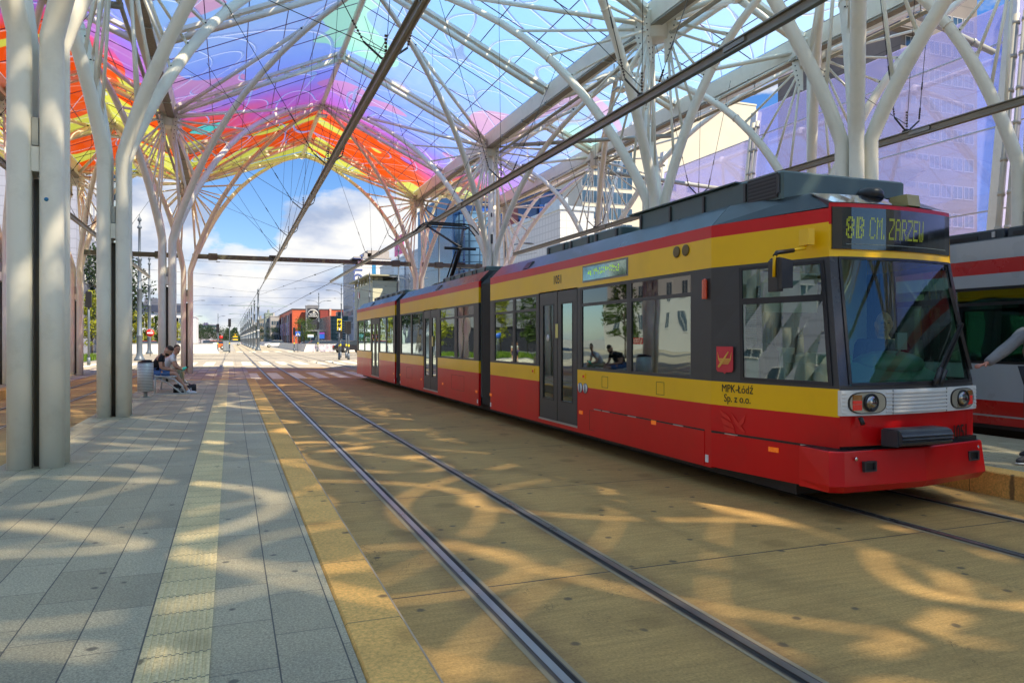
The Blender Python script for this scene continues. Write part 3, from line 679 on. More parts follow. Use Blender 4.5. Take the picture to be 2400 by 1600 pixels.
def car(root, x0, x1, y0, y1, bands, mats, ops, roofz, inset, covm, name='car_body', gmat=None, fmat=None, ends=True):
    """ops: (ya, yb, za, zb, kind)"""
    gmat = gmat or tg; fmat = fmat or dgr
    g = G(); rects = [o[:4] for o in ops]
    for sx, xo in ((1, x0), (-1, x1)):
        for z0, z1, m in bands: fillband(g, xo, xo+sx*.05, y0, y1, z0, z1, rects, m)
    zt = bands[-1][1]; n = len(mats)
    g.prism([(x0+.012,y0+.01,zt),(x0+inset,y0+.01,roofz),(x1-inset,y0+.01,roofz),(x1-.012,y0+.01,zt)], (0,y1-y0-.02,0), n)
    g.box(x0+.04, x1-.04, y0+.05, y1-.05, .30, .38, n+1)
    g.build(name, mats+[covm, M('tram_floor', (.08,.08,.085), .7)], root)
    # interior
    g = G(); g.box(x0+.08, x1-.08, y0+.06, y1-.06, zt-.16, zt-.14, 0)
    for k in range(int((y1-y0)/1.5)):
        y = y0+.7+k*1.5
        for xs in (x0+.18, x1-.62):
            g.bev(xs, xs+.44, y, y+.42, .55, .82, .03, 1); g.bev(xs, xs+.44, y+.36, y+.45, .80, 1.34, .03, 1)
        g.tube([(x0+.72,y,.4),(x0+.72,y,zt-.15)], .017, n=6, m=2)
    if ends:
        for y in (y0+.055, y1-.085): g.box(x0+.06, x0+.55, y, y+.03, .4, zt-.2, 0); g.box(x1-.55, x1-.06, y, y+.03, .4, zt-.2, 0)
    g.build('interior', [inn, seatm, pole_y], root)
    g = G()
    for a, b, c, d, k in ops: pass
    for sx, xo in ((1, x0), (-1, x1)):
        for a, b, c, d, k in ops:
            X = lambda q: xo+sx*q
            f = G()
            if k == 'd':
                mid = (a+b)/2
                dm = [fmat, blk, alu]
                for q, (ya, yb) in enumerate(((a+.03, mid-.012), (mid+.012, b-.03))):
                    f = G(); wy0, wy1 = ya+.14, yb-.14; wz0, wz1 = c+.36, d-.22
                    if q == 0: wy0 += .02
                    fillband(f, X(.006), X(.045), ya, yb, c+.03, d-.02, [(wy0, wy1, wz0, wz1)], 0)
                    for e in (wy0-.018, wy1-.002): f.box(X(.002), X(.02), e, e+.02, wz0-.015, wz1+.015, 1)
                    for e in (wz0-.018, wz1-.002): f.box(X(.0015), X(.02), wy0+.001, wy1-.001, e, e+.02, 1)
                    dr = f.build('door', dm, root)
                    p = G(); p.box(X(.018), X(.024), wy0, wy1, wz0, wz1); p.build('door_window', gmat, dr)
                f = G(); f.box(X(-.004), X(.04), a, b, c, c+.028, 0); f.box(X(.012), X(.04), a, a+.028, c+.03, d, 1); f.box(X(.012), X(.04), b-.028, b, c+.03, d, 1); f.box(X(.012), X(.04), mid-.011, mid+.011, c+.03, d, 1)
                f.build('door_sill', [alu, blk], root)
            else:
                e = .045
                f.box(X(.002), X(.04), a, a+e, c, d); f.box(X(.002), X(.04), b-e, b, c, d); f.box(X(.003), X(.04), a+e, b-e, c, c+.028); f.box(X(.003), X(.04), a+e, b-e, d-.03, d)
                tz = c+(d-c)*.79
                if k in 'hH': f.box(X(.003), X(.04), a+e, b-e, tz-.022, tz+.022)
                wn = f.build('window', fmat if k != 'p' else blk, root)
                p = G(); p.box(X(.016), X(.022), a+e, b-e, c+.028, (tz-.022) if k in 'hH' else d-.03); p.build('pane', gmat, wn)
                if k in 'hH': p = G(); p.box(X(.012), X(.018), a+e, b-e, tz+.022, d-.03); p.build('hopper_pane', hop if k == 'h' else gmat, wn)
def bellows(root, x0, x1, y0, y1, z0, z1):
    g = G(); n = 6; vs = []; ring = [(x0+.06,z0),(x0+.04,z1-.25),(x0+.3,z1),(x1-.3,z1),(x1-.04,z1-.25),(x1-.06,z0)]
    for i in range(2*n+1):
        y = y0+(y1-y0)*i/(2*n); k = 0 if i%2 else .055
        for x, z in ring:
            cx, cz = (x0+x1)/2, (z0+z1)/2; vs.append((x+(cx-x)*k/1.2, y, z+(cz-z)*k/1.6))
    m = len(ring); fs = [(i*m+j, i*m+(j+1)%m, (i+1)*m+(j+1)%m, (i+1)*m+j) for i in range(2*n) for j in range(m)]
    g.add(vs, fs); g.build('bellows', M('dark_bellows_rubber', (.028,.025,.022), .5), root)
T = empty('tram', (5.96, 5.0, 0)); tag(T, 'long red and yellow articulated tram with a lit destination board beside the right platform', 'tram')
ZR, ZY, ZW, ZY2, ZR2 = .22, .90, 1.15, 2.36, 2.68; ZT = 2.81
bands = [(ZR,ZY,0),(ZY,ZW,1),(ZW,ZY2,2),(ZY2,ZR2,1),(ZR2,ZT,0)]
X0, X1 = 4.81, 7.11
def W(a, b, k='p'): return (a, b, ZW+.01, ZY2-.012, k)
def D(a, b): return (a, b, .28, ZY2+.01, 'd')
car(T, X0, X1, 6.63, 13.84, bands, [red, yel, dgr], [W(6.97,8.37,'h'), W(8.40,9.80,'h'), D(9.90,11.37), W(11.45,12.51,'H'), W(12.55,13.63,'H')], 3.04, .24, cov)
car(T, X0, X1, 14.58, 22.18, bands, [red, yel, dgr], [W(14.88,16.18,'h'), W(16.32,17.65,'H'), D(17.82,19.28), W(19.34,20.66), W(20.74,22.08)], 3.04, .24, cov)
car(T, X0, X1, 22.96, 30.4, bands, [red, yel, dgr], [W(23.2,24.32), W(24.36,25.55), D(25.62,27.14), W(27.24,28.6), W(28.64,30.12)], 3.04, .24, cov)
bellows(T, X0, X1, 13.84, 14.58, .25, 3.0); bellows(T, X0, X1, 22.18, 22.96, .25, 3.0)
g = G(); g.box(X0+.02, X1-.02, 30.4, 30.45, ZR, ZT, 0); g.prism([(X0+.02,30.45,ZR),(X1-.02,30.45,ZR),(X1-.3,31.0,ZR),(X0+.3,31.0,ZR)], (0,0,.9), 0); g.build('tail_end', [red], T)
# ---- nose
def lerp(a, b, t): return a+(b-a)*t
def zt_(z): return max(0, min(1, (z-1.16)/1.26))
def BL(z): k = zt_(z); return Vector((lerp(5.05,5.17,k), lerp(5.09,5.34,k), z))
def BR(z): k = zt_(z); return Vector((lerp(6.87,6.76,k), lerp(5.21,5.38,k), z))
def front(t, z, o=0): p = BL(z).lerp(BR(z), t); p.y -= .10*max(0, math.sin(math.pi*t))**.8+o; return p
def nsl(s, z, o=0): p = Vector((X0,6.63,z)).lerp(BL(z), s); p.x -= o; return p
def nsr(s, z, o=0): p = Vector((X1,6.63,z)).lerp(BR(z), s); p.x += o; return p
def patch(g, fn, a0, a1, z0, z1, na=1, nz=1, m=0, o=0, sm=False):
    vs = [fn(a0+(a1-a0)*i/na, z0+(z1-z0)*j/nz, o) for j in range(nz+1) for i in range(na+1)]
    g.add(vs, [(j*(na+1)+i, j*(na+1)+i+1, (j+1)*(na+1)+i+1, (j+1)*(na+1)+i) for j in range(nz) for i in range(na)], m, sm)
def slab(g, fn, a0, a1, z0, z1, na=1, nz=1, m=0, o0=0, o1=.01):   # patch with thickness
    patch(g, fn, a0, a1, z0, z1, na, nz, m, o1); patch(g, fn, a0, a1, z0, z1, na, nz, m, o0)
    P = [fn(a0+(a1-a0)*i/na, z0+(z1-z0)*j/nz, o) for o in (o0,o1) for j in range(nz+1) for i in range(na+1)]
    K = (na+1)*(nz+1); loop = [i for i in range(na+1)]+[j*(na+1)+na for j in range(1,nz+1)]+[nz*(na+1)+i for i in range(na-1,-1,-1)]+[j*(na+1) for j in range(nz-1,0,-1)]
    g.add(P, [(loop[i], loop[(i+1)%len(loop)], K+loop[(i+1)%len(loop)], K+loop[i]) for i in range(len(loop))], m)
g = G()
for fn in (nsl, nsr):
    patch(g, fn, 0, 1, .60, ZY, 4, 1, 0); patch(g, fn, 0, 1, ZY, ZW, 4, 1, 1)
    patch(g, fn, 0, .27, ZW, ZY2, 1, 3, 2); patch(g, fn, .96, 1, ZW, ZY2, 1, 6, 2); patch(g, fn, .27, .96, ZW, ZW+.035, 3, 1, 2); patch(g, fn, .27, .96, ZY2-.035, ZY2, 3, 1, 2)
    patch(g, fn, 0, 1, ZY2, ZR2, 4, 1, 1); patch(g, fn, 0, 1, ZR2, ZT, 4, 1, 0)
patch(g, front, 0, 1, .64, .92, 16, 1, 0); patch(g, front, 0, 1, .92, 1.18, 16, 1, 2)
patch(g, front, 0, .055, 1.18, 2.36, 1, 6, 3); patch(g, front, .955, 1, 1.18, 2.36, 1, 6, 3)
patch(g, front, 0, 1, 2.36, 2.43, 16, 1, 1)
for a, b in ((0, .015), (.985, 1)): patch(g, front, a, b, 2.43, 2.66, 1, 1, 1); patch(g, front, a, b, 2.66, 2.82, 1, 1, 0)
patch(g, front, 0, 1, 2.82, 2.86, 16, 1, 0)
g.build('nose_shell', [red, yel, dgr, M('navy_black_pillar', (.02,.02,.032), .25, coat=.4)], T)
ws = G(); patch(ws, front, .055, .955, 1.18, 2.36, 18, 8, 0, .004, True); wso = ws.build('windscreen', wsg, T)
g = G()
for a, b in ((.05,.066),(.944,.96)): slab(g, front, a, b, 1.19, 2.36, 1, 8, 0, 0, .012)
slab(g, front, .066, .944, 1.18, 1.205, 16, 1, 0, 0, .012); slab(g, front, .066, .944, 2.335, 2.36, 16, 1, 0, 0, .012); g.build('windscreen_gasket', blk, T)
for fn, q in ((nsl, 0), (nsr, 1)):
    g = G(); z1 = 1.98
    slab(g, fn, .27, .295, ZW+.03, ZY2-.03, 1, 4, 0, 0, .014); slab(g, fn, .935, .962, ZW+.03, ZY2-.03, 1, 4, 0, 0, .014)
    slab(g, fn, .295, .935, z1-.03, z1+.03, 4, 1, 0, 0, .014); slab(g, fn, .295, .935, ZW+.028, ZW+.06, 4, 1, 0, 0, .014); slab(g, fn, .295, .935, ZY2-.06, ZY2-.03, 4, 1, 0, 0, .014)
    cw = g.build('cab_window', blk, T)
    p = G(); patch(p, fn, .295, .935, ZW+.05, z1-.02, 4, 3, 0, .003); patch(p, fn, .295, .935, z1+.02, ZY2-.05, 4, 2, 0, .003); p.build('pane', tg, cw)
    p = G()
    if q == 0:
        for k in range(17): s = .30+.0085*k; slab(p, fn, s, s+.0018, 1.42, z1-.05, 1, 3, 0, -.02, -.016)
        for k in range(28): z = 1.43+k*.018; slab(p, fn, .30, .44, z, z+.004, 2, 1, 0, -.021, -.0165)
        slab(p, fn, .30, .40, 1.2, 1.40, 1, 1, 1, -.03, -.02); p.build('window_mesh', [blk, inn], cw)
# grille with headlamps
grm = M('white_grille_paint', (.74,.75,.74), .35, var=.04)
g = G(); slab(g, front, -.005, 1.005, .915, 1.14, 20, 1, 0, -.01, .028)
for k in range(6):
    z = .935+k*.034
    for a, b in ((.30, .70),): slab(g, front, a, b, z, z+.018, 12, 1, 0, .028, .042)
    for a, b in ((0,.025),(.255,.298),(.702,.72),(.975,1.0)): slab(g, front, a, b, z+.004, z+.014, 2, 1, 0, .028, .038)
slab(g, front, .298, .302, .915, 1.14, 1, 1, 1, .028, .034); slab(g, front, .698, .702, .915, 1.14, 1, 1, 1, .028, .034)
grille = g.build('grille', [grm, M('grille_seam', (.35,.35,.34), .5)], T)
lamp_red = M('red_lamp_lens', (.45,.02,.015), .2, emit=.15); lamp_amb = M('amber_lamp_lens', (.30,.12,.02), .2)
for t0, t1, q in ((.03, .255, -1), (.735, .965, 1)):
    h = empty('headlight', front((t0+t1)/2, 1.03, .03)); h.parent = T; h.matrix_parent_inverse = parent_inv(T)
    cx = (t0+t1)/2; rw = (t1-t0)/2
    def oval(k, o0, o1, name, mat, tt0=-1, tt1=1):
        g = G(); n = 28; P = []
        for o in (o0, o1):
            for i in range(n):
                a = 2*math.pi*i/n; ca, sa = math.cos(a), math.sin(a)
                ex = math.copysign(abs(ca)**.62, ca); ez = math.copysign(abs(sa)**.8, sa)
                P.append(front(cx+rw*k*max(tt0, min(tt1, ex)), 1.028+.098*k*ez, o))
        g.add(P, [tuple(range(n-1,-1,-1)), tuple(range(n,2*n))]+[(i,(i+1)%n,n+(i+1)%n,n+i) for i in range(n)])
        return g.build(name, mat, h)
    oval(1.0, .028, .036, 'bezel', blk); oval(.93, .037, .039, 'reflector', M('headlight_bowl', (.42,.40,.32), .3, metal=.3))
    c = front(cx+rw*.12*(1 if q < 0 else -1)*1.0, 1.03, .045)
    rt = Matrix.Rotation(R(90), 3, 'X')
    g = G(); g.lathe([(.082,-.01),(.082,.012),(.07,.014),(.066,.004)], c, 20, M=rt); g.build('lamp_ring', blk, h)
    g = G(); g.lathe([(.066,.0),(.06,.012),(.04,.02),(.0,.024)], c, 20, M=rt); g.build('lamp_lens', glass('headlamp_glass', (.6,.62,.65), 2.5, .25) if 'headlamp_glass' not in MATS else MATS['headlamp_glass'], h)
    sgn = -1 if q < 0 else 1
    for z0, z1, mt in ((1.055,1.10,lamp_amb),(1.02,1.05,lamp_red),(.965,1.015,lamp_red)):
        g = G(); a = cx+sgn*rw*.80; b = cx+sgn*rw*.36; slab(g, front, min(a,b), max(a,b), z0, z1, 2, 1, 0, .037, .047); g.build('lamp_lens', mt, h)
# destination board
g = G(); slab(g, front, .015, .985, 2.43, 2.82, 16, 1, 0, -.02, .012); brd = g.build('destination_board', M('black_board_glass', (.012,.016,.015), .08, coat=1, var=.3), T)
FT = {'8':'01110 11011 10001 11011 01110 11011 10001 11011 01110','B':'11110 11011 11001 11011 11110 11011 11001 11011 11110','C':'01110 10001 10000 10000 10000 10000 10000 10001 01110','M':'10001 11011 10101 10101 10001 10001 10001 10001 10001','.':'0 0 0 0 0 0 0 1 1',
 'Z':'11111 00001 00001 00010 00100 01000 10000 10000 11111','A':'01110 10001 10001 10001 11111 10001 10001 10001 10001','R':'11110 10001 10001 10001 11110 10100 10010 10001 10001','E':'11111 10000 10000 10000 11110 10000 10000 10000 11111','W':'10001 10001 10001 10001 10001 10101 10101 10101 01010',' ':'00 00 00 00 00 00 00 00 00'}
def led(fn, txt, t0, z0, dt, dz, o, root, name, mat, big=2, shear=.0):
    g = G(); t = t0
    for i, ch in enumerate(txt):
        rows = FT[ch].split(' ')
        for r in range(9):
            for rr in (0, 1):
                z = z0-(2*r+rr)*dz
                for k, c in enumerate(rows[r]):
                    if c == '1':
                        kk = dt*(1.32 if i < big else 1)
                        tt = t+k*kk+shear*(z-z0)
                        slab(g, fn, tt, tt+kk*.5, z, z+dz*.52, 1, 1, 0, o, o+.002)
        t += (len(rows[0])+1)*dt*(1.32 if i < big else 1)
    return g.build(name, mat, root)
ledm = M('led_dots', (.38,.46,.02), .5, emit=.26, var=.05)
led(front, '8B CM. ZARZEW', .105, 2.725, .0084, .0112, .013, brd, 'led_text', ledm, 2, .03)
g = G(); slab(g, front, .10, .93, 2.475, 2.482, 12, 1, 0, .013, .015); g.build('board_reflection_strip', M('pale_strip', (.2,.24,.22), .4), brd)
# cab roof
g = G()
def fr(t, z, back): p = front(t, 2.86); return Vector((p.x+(5.96-p.x)*back*.12, p.y+back, z))
def roofpatch(t0, t1, m, z1=3.0, bk=.28):
    n = 6; vs = [fr(lerp(t0,t1,i/n), 2.865, -.01) for i in range(n+1)]+[fr(lerp(t0,t1,i/n), z1, bk) for i in range(n+1)]
    g.add(vs, [(i,i+1,n+2+i,n+1+i) for i in range(n)], m)
roofpatch(0, .02, 0); roofpatch(.02, .555, 1); roofpatch(.69, 1, 0)
L = [Vector((X0+.012,6.63,ZT)), Vector((X0+.24,6.63,3.04)), Vector((5.23,5.62,3.0)), BL(2.81)+Vector((-.005,0,.01))]
g.add([L[0],L[1],L[2],L[3]], [(0,1,2,3)], 0); g.add([L[3]+Vector((.0,.0,0)),L[2],fr(.0,3.0,.28),fr(0,2.865,-.01)], [(0,1,2,3)], 0)
Rr = [Vector((X1-.012,6.63,ZT)), Vector((X1-.24,6.63,3.04)), Vector((6.70,5.66,3.0)), BR(2.81)]
g.add([Rr[0],Rr[1],Rr[2],Rr[3]], [(3,2,1,0)], 0)
g.add([L[1],Rr[1],Rr[2],fr(.69,3.0,.28),fr(.5,3.0,.28),L[2]], [(0,1,2,3,4,5)], 0)
g.build('cab_roof', [cov, M('polished_roof_panel', (.72,.76,.80), .06, metal=1, var=.03)], T)
g = G(); p = fr(.57,2.88,0); q_ = fr(.68,2.88,0); g.prism([p, q_, q_+Vector((0,.02,.11)), p+Vector((0,.02,.11))], (0,.2,0)); g.build('roof_lamp', M('yellowed_plastic', (.42,.36,.15), .35), T)
g = G(); g.lathe([(.13,0),(.13,.05),(.10,.09),(.05,.1)], fr(.50, 3.0, .36), 14); g.build('horn', blk, T)
# roof boxes
g = G(); g.bev(5.14, 6.78, 5.92, 8.7, 3.0, 3.285, .02, 0); g.box(5.10, 6.80, 6.6, 8.9, 3.285, 3.30, 0)
for k in range(6): z = 3.035+k*.038; g.prism([(5.125,6.0,z),(5.125,6.0,z+.012),(5.145,6.0,z+.03),(5.145,6.0,z+.018)], (0,.42,0), 1)
g.box(5.13, 5.139, 5.98, 6.44, 3.02, 3.27, 2)
for y in (5.95, 6.46, 7.2, 7.9, 8.6): g.box(5.118, 5.14, y, y+.035, 3.06, 3.25, 1)
g.build('air_conditioner', [boxm, dgr, blk], T)
for y0, y1, zz in ((9.3,12.9,3.22),(15.2,19.2,3.2),(23.3,29.4,3.2)):
    g = G(); n = int((y1-y0)/.9)
    for k in range(n):
        a = y0+k*.9; g.bev(5.2, 6.72, a, a+.86, 3.04, zz, .02, 0); g.box(5.18, 5.2, a+.08, a+.13, 3.07, zz-.03, 1); g.box(5.18,5.2,a+.7,a+.75,3.07,zz-.03,1)
    g.build('roof_equipment_box', [boxm, dgr], T)
for y in (11.9, 17.9, 27.2):
    g = G(); g.prism([(4.84,y,2.84),(4.84,y+.3,2.84),(4.93,y+.26,2.96),(4.93,y+.04,2.96)], (.2,0,.02)); g.build('side_camera_pod', blk, T)
# skirt flaps, reflectors, badges
def sidebox(y0, y1, z0, z1, mat, name, o=.008, root=T):
    g = G(); g.box(X0-o, X0+.001, y0, y1, z0, z1); return g.build(name, mat, root)
for fn in (nsl, nsr): g = G(); slab(g, fn, .06, .93, .235, .60, 2, 1, 0, -.01, .004); g.build('skirt_flap', red, T)
g = G(); slab(g, nsl, .0, 1, .598, .622, 4, 1, 0, -.02, .001); patch(g, nsl, 0, .06, .235, .6, 1, 1, 1); g.build('skirt_gap', [blk, red], T)
for y0, y1, z0, z1 in ((6.75,9.35,.235,.60),):
    sidebox(y0, y1, z0, z1, red, 'skirt_flap', .006); sidebox(y0, y1, z1, z1+.018, blk, 'skirt_gap', .001)
for y in (8.9, 8.2, 7.15, 9.15): sidebox(y, y+.2, .602, .612, alu, 'hinge', .01)
for a, b in ((.13,.24),(.74,.86)): g = G(); slab(g, nsl, a, b, .604, .614, 1,1,0,0,.012); g.build('hinge', alu, T)
for y, z in ((7.72,.56),(9.72,.50),(13.75,.48),(14.66,.48),(17.3,.5),(19.45,.5),(22.1,.5),(23.05,.5)): sidebox(y, y+.11, z, z+.05, orange, 'reflector', .008)
g = G(); slab(g, nsl, .50, .575, .50, .545, 1,1,0,0,.014); g.build('reflector', orange, T)
for y in (6.68, 13.78, 14.62, 22.13, 23.0): sidebox(y, y+.05, .27, .35, white, 'white_marker', .008)
for y0, y1, z0, z1 in ((8.95,9.12,.93,1.08),(7.55,7.72,.93,1.08),(15.6,16.6,.45,.78),(20.6,21.3,.48,.8),(9.35,9.5,.3,.58)):
    g = G()
    for a, b, c, d in ((y0,y1,z0,z0+.005),(y0,y1,z1,z1+.005),(y0,y0+.006,z0,z1),(y1,y1+.006,z0,z1)): g.box(X0-.002, X0+.001, a, b, c, d)
    g.build('access_panel_seam', M('seam_dark', (.08,.03,.01), .6), T)
for y in (9.62, 11.55): sidebox(y, y+.11, 1.02, 1.10, yel, 'door_button', .012); sidebox(y+.03, y+.08, 1.04, 1.075, lamp_red, 'door_button', .016)
for y in (9.80, 9.63):
    g = G(); g.lathe([(.075,0),(.075,.006)], (X0-.001,y,.885), 20, M=Matrix.Rotation(R(-90),3,'Y')); b = g.build('pictogram', M('pictogram_blue', (.10,.12,.2), .4), T)
    g = G(); g.lathe([(.066,0),(.066,.004)], (X0-.006,y,.885), 20, 1, M=Matrix.Rotation(R(-90),3,'Y')); g.build('pictogram_disc', white, b)
    g = G(); g.box(X0-.013,X0-.0105,y-.018,y+.018,.83,.92); g.lathe([(.016,0),(.016,.003)], (X0-.0105,y,.935), 10, M=Matrix.Rotation(R(-90),3,'Y')); g.build('pictogram_figure', M('pictogram_blue',(0,0,0)), b)
EXS, EZ = (0,-1,0), (0,0,1)
ink = M('black_lettering', (.015,.013,.01), .4)
def sidetext(name, s, size, y, z, mat, root=T, **k): return text(name, s, size, mat, root, (X0-.003, y, z), EXS, EZ, depth=.002, **k)
sidetext('fleet_number', '1051', .185, 10.61, 2.475, ink, sx=.92, bold=.002)
EN = (nsl(1,1)-nsl(0,1)).normalized(); nrm = EN.cross(Vector(EZ))
def nosetext(name, s, size, k, z, mat, **kw): p = nsl(k, z)+nrm*.004; return text(name, s, size, mat, T, p, EN, EZ, depth=.002, **kw)
nosetext('operator_lettering', 'MPK-Łódź', .115, .235, 1.045, ink, sx=.86); nosetext('operator_lettering', 'Sp. z o.o.', .115, .235, .945, ink, sx=.86)
def poly(name, pts, mat, root, o=.004, th=.002):    # pts in (metres along the nose from s=0, z)
    g = G(); g.prism([Vector((X0,6.63,0))+EN*a+Vector((0,0,c))+nrm*o for a, c in pts], nrm*th); return g.build(name, mat, root)
# coat of arms with a boat
a0, c0 = .205, 1.38
def shade(k): z=1.38; return 0
lean = .012
sh = poly('coat_of_arms', [(a0-.115,c0+.14),(a0-.118,c0-.10),(a0-.10,c0-.125),(a0-.02,c0-.13),(a0,c0-.148),(a0+.02,c0-.13),(a0+.10,c0-.125),(a0+.118,c0-.10),(a0+.115,c0+.14)], M('badge_red', (.62,.03,.05), .4), T, .012, .004)
gold = M('badge_gold', (.72,.40,.06), .4)
poly('boat_hull', [(a0-.10,c0+.085),(a0-.085,c0-.0),(a0-.05,c0-.045),(a0+.05,c0-.045),(a0+.085,c0-.0),(a0+.10,c0+.085),(a0+.075,c0+.015),(a0-.075,c0+.015)], gold, sh, .0165)
for k in range(3): z = c0-.003-.014*k; w_ = .074-.012*k; poly('boat_plank', [(a0-w_,z),(a0+w_,z),(a0+w_,z-.0035),(a0-w_,z-.0035)], M('badge_red', (0,0,0)), sh, .0187, .001)
poly('oar', [(a0+.052,c0+.088),(a0+.064,c0+.08),(a0-.04,c0-.055),(a0-.075,c0-.085),(a0-.092,c0-.07),(a0-.062,c0-.035)], gold, sh, .0199)
wing = M('winged_mark_red', (.72,.012,.008), .35, coat=.4)
for pts in ([(.06,.86),(.19,.80),(.24,.74),(.11,.79)], [(.08,.78),(.24,.725),(.275,.675),(.115,.71)], [(.12,.695),(.27,.665),(.29,.62),(.135,.635)], [(.15,.62),(.29,.61),(.28,.575),(.17,.575)], [(.23,.835),(.29,.775),(.42,.66),(.40,.64),(.28,.73)], [(.33,.74),(.42,.83),(.40,.75),(.36,.71)]):
    poly('winged_mark', [(a+.06, c) for a, c in pts], wing, T, .006)
# indicator lamp
g = G(); g.bev(X0-.05, X0+.001, 6.68, 6.75, 2.03, 2.25, .02); g.build('side_indicator', M('indicator_orange_red', (.65,.06,.01), .25, coat=.5), T)
for y in (7.1, 7.28): g = G(); g.lathe([(.065,0),(.065,.012),(.05,.014)], (X0-.001,y,2.60), 18, M=Matrix.Rotation(R(-90),3,'Y')); g.build('speaker_grille', M('bronze_mesh', (.16,.12,.05), .5, metal=.4), T)
# side display
sd = sidebox(8.40, 9.72, 2.42, 2.66, M('board_frame_grey', (.2,.2,.2), .4), 'side_display', .004)
g = G(); g.box(X0-.010, X0-.0045, 8.43, 9.69, 2.445, 2.635); g.build('display_glass', M('display_mirror_glass', (.25,.36,.33), .06, metal=.7, var=.4, sc=3), sd)
g = G()
for k in range(16):
    y = 8.62+k*.058
    for q in range(random.randint(3,6)): z = 2.50+random.random()*.085; g.box(X0-.0125, X0-.0105, y+random.random()*.03, y+.012+random.random()*.03, z, z+.02)
g.build('led_text', M('led_green', (.35,.6,.05), .5, emit=.3), sd)
# stickers
sidebox(10.60, 10.70, 1.62, 1.84, M('sticker_yellow', (.75,.66,.2), .5), 'notice_sticker', -.0005)
st = G(); st.box(X0+.012, X0+.0155, 8.06, 8.29, 1.535, 1.615); sto = st.build('sticker', M('sticker_red', (.55,.04,.03), .5), T)
text('sticker_text', 'ŁÓDŹ.pl', .075, M('sticker_letters', (.85,.8,.5), .5), sto, (X0+.0105, 8.175, 1.553), EXS, EZ, depth=.002, sx=.75)
g = G(); g.lathe([(.055,0),(.055,.003)], (X0+.014,11.02,1.62), 16, M=Matrix.Rotation(R(-90),3,'Y')); g.build('sticker', white, T)
for y in (26.0, 26.75): sidebox(y, y+.16, 1.62, 1.78, M('sticker_crimson', (.6,.02,.02), .4), 'notice_sticker', .005); sidebox(y, y+.16, 1.675, 1.72, white, 'notice_sticker', .008)
for y in (18.25,): sidebox(y, y+.14, 1.42, 1.68, M('sticker_yellow', (0,0,0)), 'notice_sticker', .005)
# wipers, mirror, bumper, buffer
g = G()
for a, b in ((.60,.93),(.635,.955)):
    g.bar(front(a,1.20,.03), front(b,1.74,.045), .018, .022)
g.tube([front(.60,1.17,.035), front(.66,1.32,.04)], .025, n=8); g.tube([front(.64,1.17,.035), front(.70,1.30,.04)], .025, n=8)
g.bar(front(.905,2.10,.02), front(.965,1.30,.03), .022, .03); g.bar(front(.94,1.76,.05), front(.925,1.72,.02), .03, .04)
g.build('wiper', blk, T)
g = G(); g.bev(4.62, 4.69, 5.36, 5.54, 2.03, 2.34, .03); g.prism([(4.63,5.34,2.05),(4.76,5.345,2.06),(4.76,5.345,2.31),(4.63,5.34,2.33)], (0,.16,0)); mr = g.build('wing_mirror', blk, T)
g = G(); g.tube([(5.03,5.46,2.50),(5.0,5.46,2.44),(4.80,5.45,2.41),(4.66,5.44,2.385),(4.615,5.42,2.33),(4.61,5.42,2.16)], .014, n=8, m=0); g.box(4.985,5.06,5.40,5.52,2.47,2.62,0); g.tube([(4.86,5.45,2.415),(4.66,5.44,2.385),(4.628,5.43,2.35)], .02, n=8, m=1)
g.build('mirror_arm', [yel, blk], T)
BP = [(4.90,5.42),(4.88,5.04),(4.99,4.975),(5.90,4.945),(6.84,5.10),(6.90,5.17),(6.92,5.5)]
def bring(o, z):
    out = []
    for i, (x, y) in enumerate(BP):
        k = 1 if 0 < i < 6 else 0; out.append(Vector((x+(x-5.96)*.012*o/.01*k*.6, y-o*k, z)))
    return out
g = G(); rs = [bring(-.01,.615), bring(.0,.605), bring(.03,.315), bring(-.02,.25), bring(-.14,.245)]
for a, b in zip(rs, rs[1:]): g.add(a+b, [(i,i+1,len(a)+i+1,len(a)+i) for i in range(len(a)-1)], 0)
g.add(rs[0]+[Vector((7.0,5.5,.6)),Vector((4.9,5.42,.6))], [tuple(range(len(rs[0])))], 1)
g.box(5.1, 6.8, 5.12, 5.6, .26, .66, 1)
bump = g.build('bumper', [red, blk], T)
for x, y in ((5.24,4.935),(6.66,5.045)):
    g = G()
    g.box(x-.07, x+.07, y-.012, y+.02, .435, .448, 0); g.box(x-.07, x+.07, y-.012, y+.02, .512, .525, 0); g.box(x-.07, x-.052, y-.0125, y+.02, .448, .512, 0); g.box(x+.052, x+.07, y-.0125, y+.02, .448, .512, 0)
    g.box(x-.052, x+.052, y+.004, y+.02, .448, .512, 1); g.build('towing_pocket', [M('pocket_grey', (.04,.04,.042), .5), blk], bump)
for x, y in ((5.10,4.955),(6.78,5.095)): g = G(); g.lathe([(.016,0),(.016,.012),(.007,.013)], (x,y-.0,.55), 10, M=Matrix.Rotation(R(90),3,'X')); g.build('bolt', chrome, bump)
g = G(); prof = [(5.0,.64),(4.88,.645),(4.80,.665),(4.785,.69),(4.797,.70),(4.775,.715),(4.79,.73),(4.775,.745),(4.79,.76),(4.80,.785),(4.84,.80),(4.99,.80)]
g.prism([(5.45,y,z) for y, z in prof], (.61,0,0)); g.box(5.44, 5.45, 4.82, 5.0, .65, .79, 0); g.build('coupling_cover', M('coupling_grey', (.045,.052,.06), .42, var=.2), T)
text('front_number', '1051', .19, ink, T, front(.845,.64,.008)+Vector((.0,-.004,0)), (front(.95,.7)-front(.82,.7)), EZ, depth=.002, sx=.80, bold=.002)
g = G(); g.tube([(5.22,5.02,.90),(5.22,4.99,.84)], .02, n=8); g.build('washer_nozzle', blk, T)
